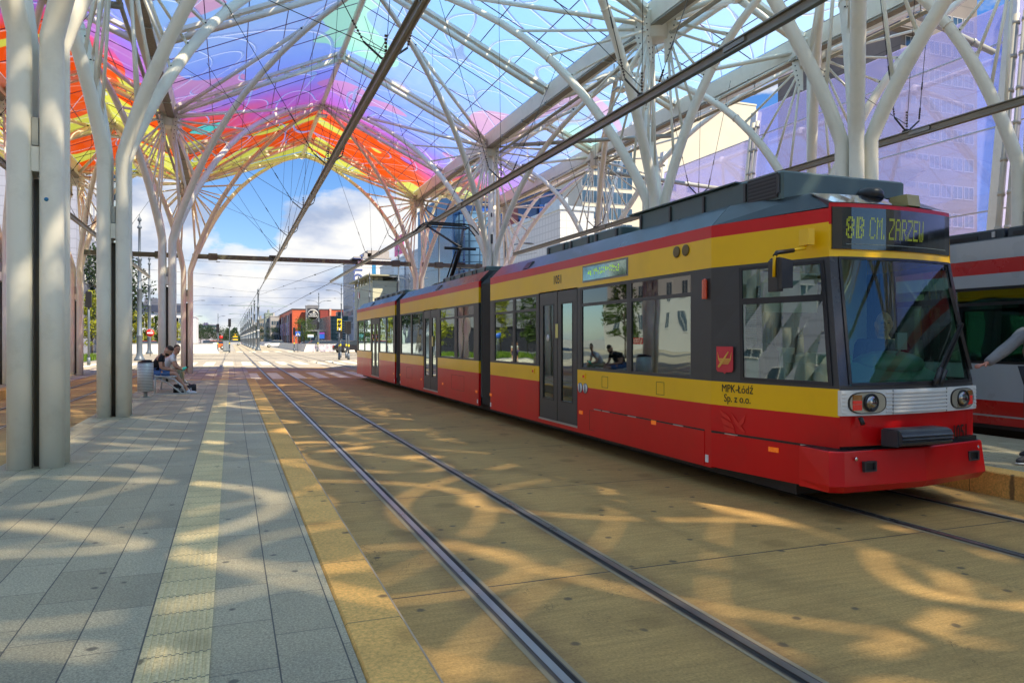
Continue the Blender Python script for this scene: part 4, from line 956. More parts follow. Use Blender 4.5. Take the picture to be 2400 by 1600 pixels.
# underside
g = G(); g.box(X0+.22, X1-.22, 5.6, 30.2, .12, .31)
for y in (7.8, 9.4, 15.6, 16.9, 21.0, 24.5, 28.6, 29.8):
    for x in (5.43, 6.49): g.lathe([(.31,-.05),(.33,-.03),(.33,.03),(.31,.05)], (x,y,.335), 20, M=Matrix.Rotation(R(90),3,'Y'))
    g.box(5.05, 5.2, y-.35, y+.35, .14, .24)
g.build('bogies', M('underframe_dark', (.03,.025,.022), .7), T)
# cab interior
g = G(); dashm = M('cab_dash_green', (.10,.24,.15), .35)
g.prism([(5.25,5.35,1.2),(5.25,5.75,1.36),(5.25,6.0,1.36),(5.25,6.0,.6),(5.25,5.35,.6)], (1.45,0,0)); g.ell((6.35,5.75,1.34), (.42,.28,.14), 14, 8); g.bev(5.3,5.75,5.6,5.95,1.36,1.46,.03)
g.build('dashboard', dashm, T)
g = G(); g.bev(6.0,6.5,6.25,6.7,.8,.95,.05); g.bev(6.0,6.5,6.62,6.75,.95,1.65,.05); g.bev(5.2,5.5,6.3,6.6,.8,1.55,.08); g.build('cab_seat', blk, T)
g = G(); g.box(5.25, 6.7, 6.75, 6.78, .6, 1.5, 0); g.box(5.2,5.5,6.75,6.78,1.5,2.4,0); g.box(5.55, 6.3, 6.68, 6.75, 1.9, 2.35, 0); g.build('cab_partition', inn, T)
g = G(); g.box(6.2,6.33,5.50,5.53,1.49,1.66); g.tube([(6.26,5.52,1.5),(6.26,5.6,1.38)], .012, n=6); g.build('ticket_device', M('device_grey', (.3,.34,.36), .4), T)
# pantograph
P = empty('pantograph', (5.96, 20.6, 3.1)); P.parent = T; P.matrix_parent_inverse = parent_inv(T)
g = G(); g.bar((5.5,20.1,3.16),(6.4,20.1,3.16),.08,.06); g.bar((5.5,21.0,3.16),(6.4,21.0,3.16),.08,.06); g.bar((5.6,20.0,3.2),(5.6,21.1,3.2),.06,.06); g.bar((6.3,20.0,3.2),(6.3,21.1,3.2),.06,.06)
for x in (5.55,6.35):
    for y in (20.1,21.0): g.lathe([(.05,0),(.07,.03),(.05,.06),(.07,.09),(.05,.12)], (x,y,3.03), 10)
g.build('base_frame', blk, P)
g = G(); g.tube([(5.96,20.85,3.2),(5.96,19.65,4.15)], .06, n=10); g.build('lower_arm', blk, P)
g = G(); g.tube([(5.8,20.7,3.2),(5.85,19.75,4.05)], .022, n=8); g.build('control_rod', blk, P)
g = G(); g.tube([(5.96,19.65,4.15),(5.45,21.1,4.88)], .035, n=8); g.tube([(5.96,19.65,4.15),(6.47,21.1,4.88)], .035, n=8); g.tube([(5.5,19.68,4.12),(6.4,19.66,4.12)], .04, n=8); g.build('upper_arm', blk, P)
g = G()
for y in (20.95, 21.3):
    g.tube([(5.0,y,4.72),(5.2,y,4.95),(5.3,y,5.0),(6.62,y,5.0),(6.72,y,4.95),(6.92,y,4.72)], .02, n=6); g.box(5.45,6.5,y-.03,y+.03,5.0,5.03)
g.tube([(5.35,20.9,4.9),(5.35,21.35,4.9)], .025, n=6); g.tube([(6.57,20.9,4.9),(6.57,21.35,4.9)], .025, n=6); g.tube([(5.35,21.1,4.9),(6.57,21.1,4.9)], .02, n=6)
g.build('collector_head', blk, P)
# ------------------------------------------------------------------ grey and red tram on the far right
T2 = empty('tram', (11.5, 6, 0)); tag(T2, 'light grey tram with red stripes behind the right platform, cut off by the picture edge', 'tram')
gp_ = M('tram_grey_paint', (.40,.42,.45), .3, var=.05, coat=.4); rd2 = M('tram_scarlet_paint', (.55,.012,.01), .28, coat=.5, var=.06); sv = M('silver_trim', (.45,.45,.46), .35, metal=.4)
b2 = [(.36,.475,1),(.475,.50,2),(.50,.71,1),(.71,1.24,0),(1.24,2.36,3),(2.36,2.55,0),(2.55,2.76,1),(2.76,3.04,0)]
def W2(a, b, k='h'): return (a, b, 1.25, 2.345, k)
tg2 = glass('far_tram_glass', (.34,.50,.46), refl=1.6, base=.08, gcol=(.85,.95,.95), wav=.15)
def car2(y0, y1, ops): car(T2, 10.35, 12.65, y0, y1, b2, [gp_, rd2, sv, blk], ops, 3.10, .3, M('far_roof', (.06,.065,.07), .5), gmat=tg2, fmat=blk)
hop = MATS['far_tram_glass']
car2(-1.0, 9.9, [W2(.2,2.4), (2.7,4.1,.4,2.36,'d'), W2(4.4,6.4), W2(6.5,8.28), W2(8.36,9.7)])
bellows(T2, 10.35, 12.65, 9.9, 10.7, .4, 3.05)
car2(10.7, 19.5, [W2(11,12.8), W2(12.9,14.4), (14.6,16.0,.4,2.36,'d'), W2(16.2,17.8), W2(17.9,19.2)])
bellows(T2, 10.35, 12.65, 19.5, 20.3, .4, 3.05)
car2(20.3, 27.5, [W2(20.6,22.2), (22.4,23.8,.4,2.36,'d'), W2(24,25.6), W2(25.7,27.2)])
g = G()
for k in range(26):
    y = -.8+k*1.05
    if y < 27: g.bev(10.66, 12.3, y, y+1.0, 3.09, 3.24, .02, 0); g.box(10.64, 10.66, y+.12, y+.17, 3.12, 3.2, 1); g.box(10.645, 10.66, y+.4, y+.9, 3.11, 3.17, 2)
g.build('roof_equipment_box', [M('roof_case_dark', (.035,.045,.055), .45), sv, blk], T2)
g = G(); g.box(10.6, 12.4, -.8, 27.3, .08, .35)
for y in (1.2, 3, 8, 9.2, 12.5, 18, 22, 26): 
    for x in (10.97, 12.03): g.lathe([(.31,-.05),(.33,0),(.31,.05)], (x,y,.335), 18, M=Matrix.Rotation(R(90),3,'Y'))
g.build('bogies', M('underframe_dark', (0,0,0)), T2)
g = G(); g.tube([(11.2,6.9,.45),(11.2,6.9,2.8)], .02, n=8, m=0); g.box(11.5,12.2,7.9,7.95,1.9,2.15,1); g.build('grab_poles', [pole_y, rd2], T2)
# ------------------------------------------------------------------ overhead conductor rails and wires
ZC = 5.24
for X, y0, y1, q in ((1.97, -10, 47.5, 'over the track beside the left platform'), (5.97, -10, 48.5, 'over the red and yellow tram'), (11.5, -8, 30, 'over the grey and red tram, cut by the right picture edge'), (-4.5, -8, 48.5, 'over the far left track, seen between the columns')):
    r = empty('conductor_rail', (X, y0, ZC)); tag(r, 'bronze overhead conductor rail %s' % q, 'overhead rail', 'overhead conductor rails')
    pr = [(-.055,.10),(-.055,.085),(-.022,.08),(-.018,.03),(-.036,.02),(-.036,0),(-.012,-.012),(.012,-.012),(.036,0),(.036,.02),(.018,.03),(.022,.08),(.055,.085),(.055,.10)]
    g = G(); g.prism([(X+a*1.15,y0,ZC+c*1.25) for a, c in pr], (0,y1-y0,0)); g.build('rail_profile', cond, r)
    for k in range(int((y1-y0)/12)): g = G(); y = y0+5.5+k*12; g.box(X-.05,X+.05,y,y+.42,ZC+.04,ZC+.10); g.build('splice_plate', M('splice_grey', (.35,.34,.3), .4, metal=.5), r)
ins = M('insulator_brown', (.06,.03,.022), .3)
def wirebar(g, a, b, r=.009, m=0): g.tube([a, b], r, n=5, m=m)
for X, lx, rx, nm in ((1.97, -.6, 3.6, 'left track rail'), (5.97, 3.6, 8.0, 'rail above the tram'), (11.5, 9.6, 13.2, 'far right rail'), (-4.5, -6.2, -2.3, 'far left rail')):
    for Y, q in ((4.2,'nearest'),(10.0,'second'),(16.4,'third'),(22.3,'fourth'),(28.2,'fifth'),(33.6,'last')):
        if X > 11 and Y > 28: continue
        r = empty('rail_hanger', (X, Y, ZC+.15)); tag(r, '%s insulated wire hanger holding the %s' % (q, nm), 'wire hanger', 'wire hangers of the overhead rails')
        g = G(); g.box(X-.05,X+.05,Y-.06,Y+.06,ZC+.12,ZC+.16,0); g.tube([(X-.3,Y,ZC+.36),(X-.06,Y,ZC+.17),(X+.06,Y,ZC+.17),(X+.3,Y,ZC+.36)], .016, n=6); g.build('clamp', wire, r)
        wide = abs(rx-lx) > 4.1 or X in (1.97, 5.97)
        zt = 9.0 if X in (1.97,5.97) else 8.9
        for s, tx in ((-1, lx), (1, rx)):
            A = Vector((X+s*.3, Y, ZC+.36)); B = Vector((tx, Y+(-.9 if s < 0 else .9), (10.9 if abs(tx-3.6) < .1 else zt)))
            D = (B-A).normalized()
            g = G()
            for k in range(6): p = A+D*(.05+.045*k); g.tube([p, p+D*.022], .017, n=8, m=1)
            wirebar(g, A, B, .0065); g.tube([A+D*.75, A+D*.92], .013, n=6); g.build('stay_wire', [wire, ins], r)
        g = G(); wirebar(g, (X,Y,ZC+.15), (X+(.25 if X < 3 else -.25),Y-.5,10.4 if wide else 9.3), .005)
        for k in range(6): g.tube([(X,Y,ZC+.22+.05*k),(X,Y,ZC+.245+.05*k)], .019, n=8, m=1)
        g.build('drop_wire', [wire, ins], r)
# thin diagonal stay wires under the canopy
def span(a, b, label, sag=0, r=.0065, grp='thin stay wires'):
    a, b = Vector(a), Vector(b); g = G(); n = 8 if sag else 1
    pts = [a.lerp(b, i/n)-Vector((0,0,sag*4*(i/n)*(1-i/n))) for i in range(n+1)]
    g.tube(pts, r, n=5)
    if (b-a).length > 20:
        for k in (.2,.5,.8): p = a.lerp(b,k)-Vector((0,0,sag*4*k*(1-k))); d=(b-a).normalized(); g.tube([p-d*.15,p+d*.15], r*3, n=6)
    return tag(g.build('stay_wire', wire), label, 'wire', grp)
for i, (a, b, q) in enumerate((((1.97,10,5.5),(-1.6,14.7,8.7),'rising from the near rail clamp to the left gutter'),((1.97,16.4,5.5),(-1.7,20.4,8.8),'rising to the left gutter between the second and third columns'),((1.97,22.3,5.5),(-1.7,26.6,8.6),'rising to the hub behind the seated men'),
    ((1.97,28.2,5.5),(-1.7,37.4,8.4),'rising to the last left column'),((1.97,33.6,5.5),(3.6,37.7,11.2),'rising to the ridge near the open end'),((1.97,33.6,5.5),(-1.7,32,8.9),'crossing in front of the left arch'),((5.97,28.2,5.5),(8.9,37.4,8.4),'rising to the last right column'),((5.97,16.4,5.5),(8.9,20.4,8.8),'rising to the right gutter'),((5.97,10,5.5),(3.7,14.7,11.2),'rising steeply to the ridge over the tram'),
    ((1.97,4.2,5.5),(3.6,9.05,11.2),'crossing the top edge of the picture'),((11.5,10,5.5),(13.3,14.7,8.7),'rising beside the purple wall'))):
    span(a, b, 'thin dark wire %s' % q)
# cross beam
bm_ = M('olive_grey_beam', (.115,.125,.095), .5)
cb = empty('cross_beam', (3.6, 37.95, 5.5)); tag(cb, 'dark olive horizontal steel beam spanning the far end of the canopy below the open arch', 'beam')
for a, b in ((-6.3,-2.2),(-1.7,8.9),(9.4,13.5)):
    g = G(); g.box(a,b,37.85,38.07,5.43,5.64)
    for x in (a+.9, b-.9): g.box(x-.2,x+.2,37.8,38.12,5.38,5.69)
    g.build('beam_section', bm_, cb)
for x in (-4.5,1.97,5.97,11.5):
    g = G(); g.box(x-.22,x+.22,37.78,38.14,5.6,5.7); g.tube([(x,37.96,5.44),(x,37.96,5.34)], .04, n=8); g.build('rail_bracket', wire, cb)
sg = empty('beam_sign', (6.25, 37.8, 5.53)); tag(sg, 'small white square sign with a black letter on the olive beam', 'sign')
g = G(); g.box(6.02,6.31,37.795,37.83,5.36,5.68); g.build('board', white, sg)
text('letter', 'Z', .30, ink, sg, (6.165,37.79,5.42), (1,0,0), EZ, depth=.004, bold=.008)
# ------------------------------------------------------------------ poles
def orn_pole(x, y, h, label, arms=(), group='slate grey ornate poles along the street', r=.13, name='catenary_pole', band=False, cross=None):
    p = empty(name, (x,y,0)); tag(p, label, 'pole', group)
    g = G(); g.lathe([(r*2.3,0),(r*2.3,.1),(r*1.75,.25),(r*1.35,.4),(r*1.2,.6),(r*1.15,1.8),(r*1.35,1.86),(r*1.35,1.94),(r,2.0),(r*.95,h*.48),(r*1.25,h*.485),(r*1.25,h*.495),(r*.8,h*.5),(r*.72,h*.68),(r*1.05,h*.685),(r*1.05,h*.70),(r*.58,h*.705),(r*.5,h*.9),(r*.95,h*.905),(r*.95,h*.915),(r*.4,h*.925),(r*.4,h*.95),(r*.8,h*.955),(r*.9,h*.965),(r*.3,h*.98),(r*.12,h)], (0,0,0), 12)
    child('shaft', g, polem, p)
    if band: g = G(); g.lathe([(r*1.0+.012,2.9),(r*1.0+.012,3.05)], (0,0,0), 12); child('number_band', g, white, p)
    for s, z, L in arms:
        g = G(); g.tube([(0,0,z-.5),(s*L*.35,0,z-.12),(s*L*.8,0,z),(s*L,0,z+.02)], .03, n=6); g.ell((s*(L+.25),0,z+.02), (.38,.12,.06), 10, 6); child('lamp_arm', g, polem, p)
    if cross:
        z, L = cross; g = G(); g.tube([(-L,0,z),(L,0,z)], .035, n=6); g.tube([(-L,0,z),(0,0,z+.9)], .015, n=5); g.tube([(L,0,z),(0,0,z+.9)], .015, n=5)
        for s in (-1,1): g.tube([(s*1.98,0,z),(s*1.98,0,z-.35)], .03, n=6)
        child('cross_arm', g, M('greenish_arm', (.16,.26,.22), .5), p)
    return p
X_, Y_ = gp(327, 56); orn_pole(X_, Y_, 11.1, 'tall ornate slate grey pole behind the litter bin, nearest of the left poles', r=.17)
X_, Y_ = gp(350, 83); orn_pole(X_, Y_, 11.1, 'tall ornate slate grey pole behind the no entry sign', r=.17)
yy = 116.3
for k, Z in enumerate((0,19,38,57,76,95,114,140,170,205)):
    orn_pole(3.8, yy+Z, 9.3 if k == 0 else 8.6, 'grey catenary pole between the two tracks, %s' % ('closest and tallest of the receding row' if k == 0 else '%s pole of the receding row' % ('','second','third','fourth','fifth','sixth','seventh','eighth','ninth','tenth and farthest')[k]), r=.2, band=True, group='catenary poles between the tracks', cross=(6.6, 4.2) if k in (0,2,4,5,6,7,8,9) else None)
for u, Z, h, arms, lb in ((800,92,8.7,((-1,7.7,1.3),(1,7.7,1.3)),'double armed lamp pole just behind the yellow traffic light'),(747,108,8.6,((-1,7.3,1.2),(1,7.3,1.2)),'double armed lamp pole in front of the round shop sign'),(934,60,9.2,(),'dark ornate pole with a finial in front of the silver facade, above the tram tail'),(1029,52,10.0,(),'dark ornate pole between the pantograph and the yellow columns'),(840,84,9.0,(),'thin grey pole in front of the tall white hotel'),(866,80,9.0,(),'thin grey pole at the left of the silver facade'),(959,75,8.5,((-1,7.9,1.4),(1,7.9,1.4)),'double armed lamp pole at the silver facade'),(1184,45,8.3,((1,7.5,1.3),),'lamp pole with one arm in front of the dark blue glass block'),
    (447,120,8.6,((1,8.0,1.6),(1,5.4,1.2)),'lamp pole right of the pinkish columns'),(511,150,7.0,((1,6.4,.8),),'thin lamp pole above the concrete wall on the left'),(262,95,8.2,((-1,7.6,1.4),),'lamp pole between the left columns and the dark tree')):
    X_, Y_ = gp(u, Z); orn_pole(X_, Y_, h, lb, arms, r=.10, name='street_lamp' if arms else 'catenary_pole')
# wires over the junction
k = 0
for (a, b, q) in ((( -30,62,8.5),(28,70,8.6),'lowest over the near side of the junction'),((-30,72,9.4),(28,86,7.6),'second over the junction'),((-24,110,8.2),(24,112,8.0),'last before the row of poles'),((-26,66,9.5),(3.8,116,8.6),'slanting from the left to the first pole'),((26,62,9.5),(3.8,116,8.8),'slanting from the right to the first pole'),((-22,120,7.9),(3.8,135,7.6),'slanting to the second pole')):
    span(a, b, 'sagging street wire %s' % q, sag=.5, r=.013, grp='street wires over the junction')
for X, q in ((1.97,'left through track'),(5.97,'right through track')):
    span((X,47.5,ZC),(X,116,5.6),'contact wire continuing from the end of the rail of the %s' % q, r=.018, grp='contact wires'); span((X,116,5.6),(X,420,5.6),'distant contact wire above the %s' % q, r=.03, grp='contact wires')
    span((X,37.96,5.66),(X+(1.8 if X<3 else -2.1),116,8.2),'carrier wire rising from the canopy to the first pole, %s' % q, r=.015, grp='contact wires')
span((-4.5,48,ZC),(-14,95,6.2),'contact wire leaving the far left rail end', r=.018, grp='contact wires')
span((5.97,48.5,ZC),(26,90,6.2),'contact wire bending right over the junction curve', sag=.2, r=.018, grp='contact wires')
# ------------------------------------------------------------------ traffic lights and signs
def post(x, y, h, r=.07, z=0): g = G(); g.tube([(x,y,z),(x,y,z+h)], r, n=10); g.tube([(x,y,z),(x,y,z+.5)], r*1.5, n=10); return g
tl_y = M('signal_yellow', (.80,.66,.03), .4)
def traffic(u, Z, h, label, back=False, face=1, arrow=False, ybox=True):
    x, y = gp(u, Z); p = empty('traffic_light', (x,y,0)); tag(p, label, 'traffic light', 'traffic lights at the junction')
    child('post', post(0,0,h,.065), polem, p)
    g = G(); g.bev(-.17,.17,-.13,.02,h-1.0,h,.02); child('signal_head', g, blk, p)
    if back:
        g = G(); g.box(-.18,.18,-.16,-.14,h-.93,h+.0); child('backboard', g, tl_y, p)
        for q in range(3): g = G(); g.lathe([(.125,-.03),(.125,.02)], (0,-.18,h-.2-q*.31), 16, M=Matrix.Rotation(R(90),3,'X')); child('lens', g, blk, p)
        if arrow: g = G(); zz = h-.82; g.bar((-.06,-.21,zz+.07),(.06,-.21,zz),.03,.01,up=(0,1,0)); g.bar((-.06,-.21,zz-.07),(.06,-.21,zz),.03,.01,up=(0,1,0)); child('arrow', g, M('signal_white', (.9,.9,.95), .4, emit=1.0), p)
    if ybox: g = G(); g.box(-.06,.06,-.10,.0,1.05,1.22); child('push_button', g, tl_y, p)
    return p
traffic(795, 59, 3.25, 'traffic signal on a yellow backboard with an arrow, in front of the green glass building', True, 1, True)
traffic(817, 58.5, 3.05, 'black traffic signal seen from the side, closest to the tram tail'); traffic(811.5, 64, 3.2, 'grey signal post between the two nearer ones at the tram tail'); traffic(798, 66, 2.7, 'dark low signal just behind the yellow backboard post')
traffic(538, 92, 4.2, 'signal beside the grey cabinet at the end of the left concrete wall'); traffic(510.5, 90, 3.5, 'signal with a yellow box on the left concrete wall', ybox=True)
traffic(208, 46, 4.6, 'dark signal post between the two left groups of columns', ybox=False); traffic(745, 98, 4.0, 'signal in front of the green tree by the red mall'); traffic(689.5, 97, 3.2, 'post with a yellow box left of the pedestrian sign')
def sign(u, v, Z, wid, hei, mat, label, shape='rect', extra=None, base=None):
    x, y = gp(u, Z); z = hz_(v, Z); p = empty('road_sign', (x,y,0)); tag(p, label, 'sign')
    g = G(); g.tube([(0,.04,0),(0,.04,z+hei/2)], .035, n=8); child('post', g, polem, p)
    g = G()
    if shape == 'rect': g.box(-wid/2,wid/2,-.01,.0,z-hei/2,z+hei/2)
    else: g.lathe([(wid/2,0),(wid/2,.012)], (0,0,z), 24, M=Matrix.Rotation(R(90),3,'X'))
    child('sign_plate', g, mat, p)
    if extra: extra(p, z, wid, hei)
    return p
sblue = M('sign_blue', (.02,.12,.55), .4); sred = M('sign_red', (.70,.02,.02), .4)
def noent(p, z, w_, h_): g = G(); g.box(-w_*.36,w_*.36,-.02,-.014,z-.07,z+.07); child('white_bar', g, white, p)
sign(352, 780, 72, .72, .72, sred, 'round red no entry sign on a thin post behind the seated men', 'disc', noent)
def zeb(p, z, w_, h_):
    g = G(); g.prism([(-w_*.42,-.014,z-h_*.38),(w_*.42,-.014,z-h_*.38),(0,-.014,z+h_*.42)], (0,-.004,0)); child('white_triangle', g, white, p)
    g = G(); g.bar((-.1,-.024,z-.28),(0,-.024,z+.02),.05,.01,up=(0,1,0)); g.bar((.12,-.024,z-.28),(0,-.024,z+.02),.05,.01,up=(0,1,0)); g.box(-.05,.05,-.028,-.02,z-.05,z+.12); g.ell((0,-.024,z+.16),(.05,.01,.05),8,5); child('walking_figure', g, blk, p)
sign(698, 782, 96, .62, .62, sblue, 'blue pedestrian crossing sign in front of the red mall', 'rect', zeb)
def two(p, z, w_, h_): g = G(); g.box(-w_/2+.05,w_/2-.05,-.018,-.012,z-h_*.4,z+.02); child('white_panel', g, M('sign_lightblue', (.35,.55,.8), .5), p); 
sign(728, 787, 120, .95, .45, white, 'small white and blue direction board right of the green tree', 'rect', two)
def three(p, z, w_, h_): g = G(); g.box(-w_/2,w_/2,-.02,-.012,z+h_*.25,z+h_/2); child('violet_panel', g, M('sign_violet', (.25,.05,.35), .4), p)
sign(754, 786, 118, .85, 1.0, sblue, 'blue and violet direction board by the mall corner', 'rect', three)
sign(151, 785, 48, .45, .45, sblue, 'round blue cycle sign behind the boy on the left', 'disc')
sign(518, 790, 130, .6, .6, sred, 'far red sign beside the tracks on the left', 'disc')
x, y = gp(531, 96); cbx = empty('utility_cabinet', (x,y,0)); tag(cbx, 'grey metal utility cabinet at the right end of the left concrete wall', 'cabinet')
g = G(); g.bev(-.45,.45,-.3,.3,.1,1.5,.03); g.box(-.40,.40,-.25,.25,-.02,.1); child('housing', g, polem, cbx); g = G(); g.box(-.39,-.01,-.312,-.299,.2,1.4); g.box(.01,.39,-.312,-.299,.2,1.4); child('door', g, M('cabinet_door', (.2,.23,.26), .45), cbx)
# concrete ramp walls
x0, y0 = gp(671, 104); x1, y1 = gp(826, 104)
g = G(); yw = 101.0; g.prism([(9.0,yw,-.02),(25.5,yw,-.02),(25.5,yw,1.02),(9.35,yw,1.02)], (0,.4,0), 0); g.prism([(9.0,yw+.4,-.02),(9.4,yw+.4,-.02),(9.4,yw+.4,1.02),(9.35,yw+.4,1.02)], (0,190,0), 1)
g.box(9.3,25.5,yw-.03,yw+.43,1.02,1.08,2)
rw = tag(g.build('concrete_wall', [M('whitewashed_wall', (.74,.72,.69), .8, var=.1, dirt=.3, dirtcol=(.4,.38,.36)), conc, galv]), 'white painted ramp wall with bubble graffiti, behind the junction on the right', 'wall')
gl_ = M('graffiti_violet', (.16,.09,.28), .6)
text('graffiti', 'ACAB', 1.35, gl_, rw, (11.6, yw-.012, .05), (1,0,0), EZ, depth=.004, sx=.82, bold=.035)
text('graffiti_fill', 'ACAB', 1.35, M('graffiti_pale', (.68,.66,.68), .6), rw, (11.6, yw-.018, .05), (1,0,0), EZ, depth=.004, sx=.82, bold=-.012)
g = G(); g.box(-12.5,-1.9,92,92.4,-.02,1.15); g.box(-12.5,-1.9,91.97,92.43,1.15,1.2,1); g.prism([(-1.9,92,-.02),(-1.9,92,1.15),(-1.2,92,-.02)], (0,.4,0)); g.box(-2.3,-1.9,92.4,200,-.02,1.15)
tag(g.build('concrete_wall', [M('whitewashed_wall', (0,0,0)), galv]), 'low white ramp wall left of the tracks, behind the pinkish columns', 'wall')
# ------------------------------------------------------------------ platform furniture
bx, by = -1.87, 19.2
b = empty('litter_bin', (bx,by,PZ)); tag(b, 'round perforated silver litter bin on a short post at the near end of the bench', 'litter bin')
def perf():
    m = bpy.data.materials.new('perforated_steel'); m.use_nodes = True; t = m.node_tree; p = t.nodes['Principled BSDF']
    ge = N(t, 'ShaderNodeTexCoord'); sx = N(t, 'ShaderNodeSeparateXYZ'); t.links.new(ge.outputs['Object'], sx.inputs[0])
    a = mth(t, 'MULTIPLY', mth(t, 'ARCTAN2', sx.outputs[0], sx.outputs[1]), 14.0)
    k = mth(t, 'MULTIPLY', mth(t, 'LESS_THAN', mth(t, 'PINGPONG', mth(t, 'MULTIPLY', sx.outputs[2], 28.0), .5), .2), mth(t, 'LESS_THAN', mth(t, 'PINGPONG', a, .5), .38))
    t.links.new(mixc(t, k, (.66,.67,.65), (.16,.16,.15)), p.inputs[0]); p.inputs['Roughness'].default_value = .35; p.inputs['Metallic'].default_value = .35; return m
g = G(); g.lathe([(.165,.14),(.172,.145),(.172,.80),(.165,.805)], (0,0,0), 24); child('drum', g, perf(), b)
g = G(); g.tube([(0,0,0),(0,0,.14)], .045, n=10); g.lathe([(.09,0),(.09,.012)], (0,0,0), 12); child('post', g, galv, b)
g = G(); g.lathe([(.16,.805),(.17,.83),(.12,.85),(.0,.86)], (0,0,0), 16); g.lathe([(.1,.84),(.13,.87),(.05,.88)], (.03,.02,0), 10); child('bag_liner', g, M('black_plastic_bag', (.015,.015,.017), .35), b)
bn = empty('bench', (-1.52, 21.1, PZ)); tag(bn, 'slatted metal bench with curved legs on the left platform, two men sitting on it', 'bench')
ben = M('bench_painted_metal', (.60,.60,.56), .4)
g = G()
for k in range(38):
    y = -1.05+k*.057; g.tube([(-.24,y,.475),(-.2,y,.45),(0,y,.435),(.2,y,.445),(.26,y,.43)], .010, n=5)
child('seat_slats', g, ben, bn)
for y in (-.95, .95):
    g = G(); g.tube([(-.25,y,.45),(.0,y,.42),(.2,y,.36),(.38,y,.2),(.46,y,.02)], [.022,.024,.024,.022,.02], n=8); g.tube([(-.22,y,.42),(.05,y,.28),(.25,y,.12),(.36,y,.02)], .018, n=8); g.tube([(-.22,y,.43),(-.24,y,.02)], .022, n=8); g.box(-.3,.5,y-.03,y+.03,.0,.02); child('leg', g, ben, bn)
g = G(); g.tube([(-.22,-.95,.43),(-.22,.95,.43)], .02, n=8); g.tube([(.2,-.95,.37),(.2,.95,.37)], .018, n=8); child('rail', g, ben, bn)
# sports bag
bg = empty('sports_bag', (-1.10, 20.55, PZ)); tag(bg, 'black sports bag with white lettering at the feet of the man in black', 'bag')
g = G(); n = 16; L = [(-.26,.85),(-.24,.97),(-.12,.93),(0,.72),(.12,.9),(.22,1.0),(.27,.9)]
vs = []
for x, k in L:
    for i in range(n):
        a = 2*math.pi*i/n; y = .11*math.copysign(abs(math.cos(a))**.6, math.cos(a)); z = .115*k*(1+math.copysign(abs(math.sin(a))**.6, math.sin(a))); vs.append((x,y,z))
g.add(vs, [(i*n+j,i*n+(j+1)%n,(i+1)*n+(j+1)%n,(i+1)*n+j) for i in range(len(L)-1) for j in range(n)]+[tuple(range(n-1,-1,-1)), tuple((len(L)-1)*n+j for j in range(n))], 0, True)
child('bag_body', g, M('bag_nylon', (.012,.012,.014), .5, bump=.4, bsc=14), bg)
child('bag_lettering', text_mesh('bag_lettering', 'adidas', .145, (0,-.1145,.055), (1,0,0), EZ, depth=.003, bold=.002), white, bg)
g = G(); g.tube([(-.18,0,.2),(-.1,-.03,.27),(.05,-.03,.25),(.15,0,.2)], .012, n=6); child('handle', g, M('bag_nylon',(0,0,0)), bg)
bd = empty('blue_sticker', (-1.77, 8.87, 3.03))
tag(bd, 'small bright blue round dot stuck on the nearest right hand tube, high up', 'sticker')
g = G(); g.lathe([(.022,0),(.018,.010),(0,.014)], (-.0,-.09,0), 12, M=Matrix.Rotation(R(90),3,'X')); g.add([], []); child('dot', g, M('dot_blue', (.02,.20,.40), .3), bd)
# ------------------------------------------------------------------ people
skinm = M('skin', (.62,.33,.21), .5, var=.06, sc=20)
def skin_me(name, nodes, edges, sub=2):
    me = bpy.data.meshes.new(name); me.from_pydata([n[:3] for n in nodes], edges, []); o = bpy.data.objects.new(name, me); COL.objects.link(o)
    m = o.modifiers.new('s', 'SKIN'); m.use_smooth_shade = True; m.branch_smoothing = .3
    for i, n in enumerate(nodes):
        sv_ = me.skin_vertices[0].data[i]; r = n[3]; sv_.radius = r if isinstance(r, tuple) else (r, r)
    me.skin_vertices[0].data[0].use_root = True
    s = o.modifiers.new('u', 'SUBSURF'); s.levels = sub; s.render_levels = sub
    dg = bpy.context.evaluated_depsgraph_get(); out = bpy.data.meshes.new_from_object(o.evaluated_get(dg)); bpy.data.objects.remove(o)
    out.name = name; out.polygons.foreach_set('use_smooth', [True]*len(out.polygons)); out.materials.clear(); return out
def joinmesh(name, meshes):
    bm = bmesh.new()
    for m in meshes: bm.from_mesh(m)
    me = bpy.data.meshes.new(name); bm.to_mesh(me); bm.free(); me.polygons.foreach_set('use_smooth', [True]*len(me.polygons)); return me
def head_g(c, yaw, pitch, s=1.0, skin_only=True):
    """head looking along local +X, rotated by yaw (z) and pitch (nod down positive)"""
    Mx = Matrix.Rotation(yaw, 3, 'Z') @ Matrix.Rotation(pitch, 3, 'Y'); c = Vector(c)
    g = G(); P = lambda x, y, z: c+Mx @ Vector((x*s, y*s, z*s))
    g.ell(c, (.098*s,.076*s,.118*s), 18, 12, 0, Mx); g.ell(P(.025,0,-.055), (.070*s,.058*s,.066*s), 14, 9, 0, Mx)     # skull and jaw
    g.prism([P(.088,-.010,.02),P(.088,.010,.02),P(.098,.017,-.03),P(.098,-.017,-.03)], Mx @ Vector((.022*s,0,-.006*s)))   # nose
    for y in (-.077,.077): g.ell(P(-.005,y,-.005), (.018*s,.010*s,.030*s), 8, 6, 0, Mx)
    for y in (-.03,.03): g.ell(P(.087,y,.012), (.012*s,.014*s,.008*s), 8, 5, 1, Mx); g.ell(P(.089,y,.030), (.010*s,.020*s,.004*s), 8, 4, 2, Mx)
    g.ell(P(.090,0,-.058), (.009*s,.024*s,.008*s), 8, 5, 3, Mx)
    return g, P, Mx
facem = [skinm, M('eye_dark', (.05,.04,.04), .3), M('brow_brown', (.06,.035,.02), .7), M('lip', (.36,.13,.10), .5)]
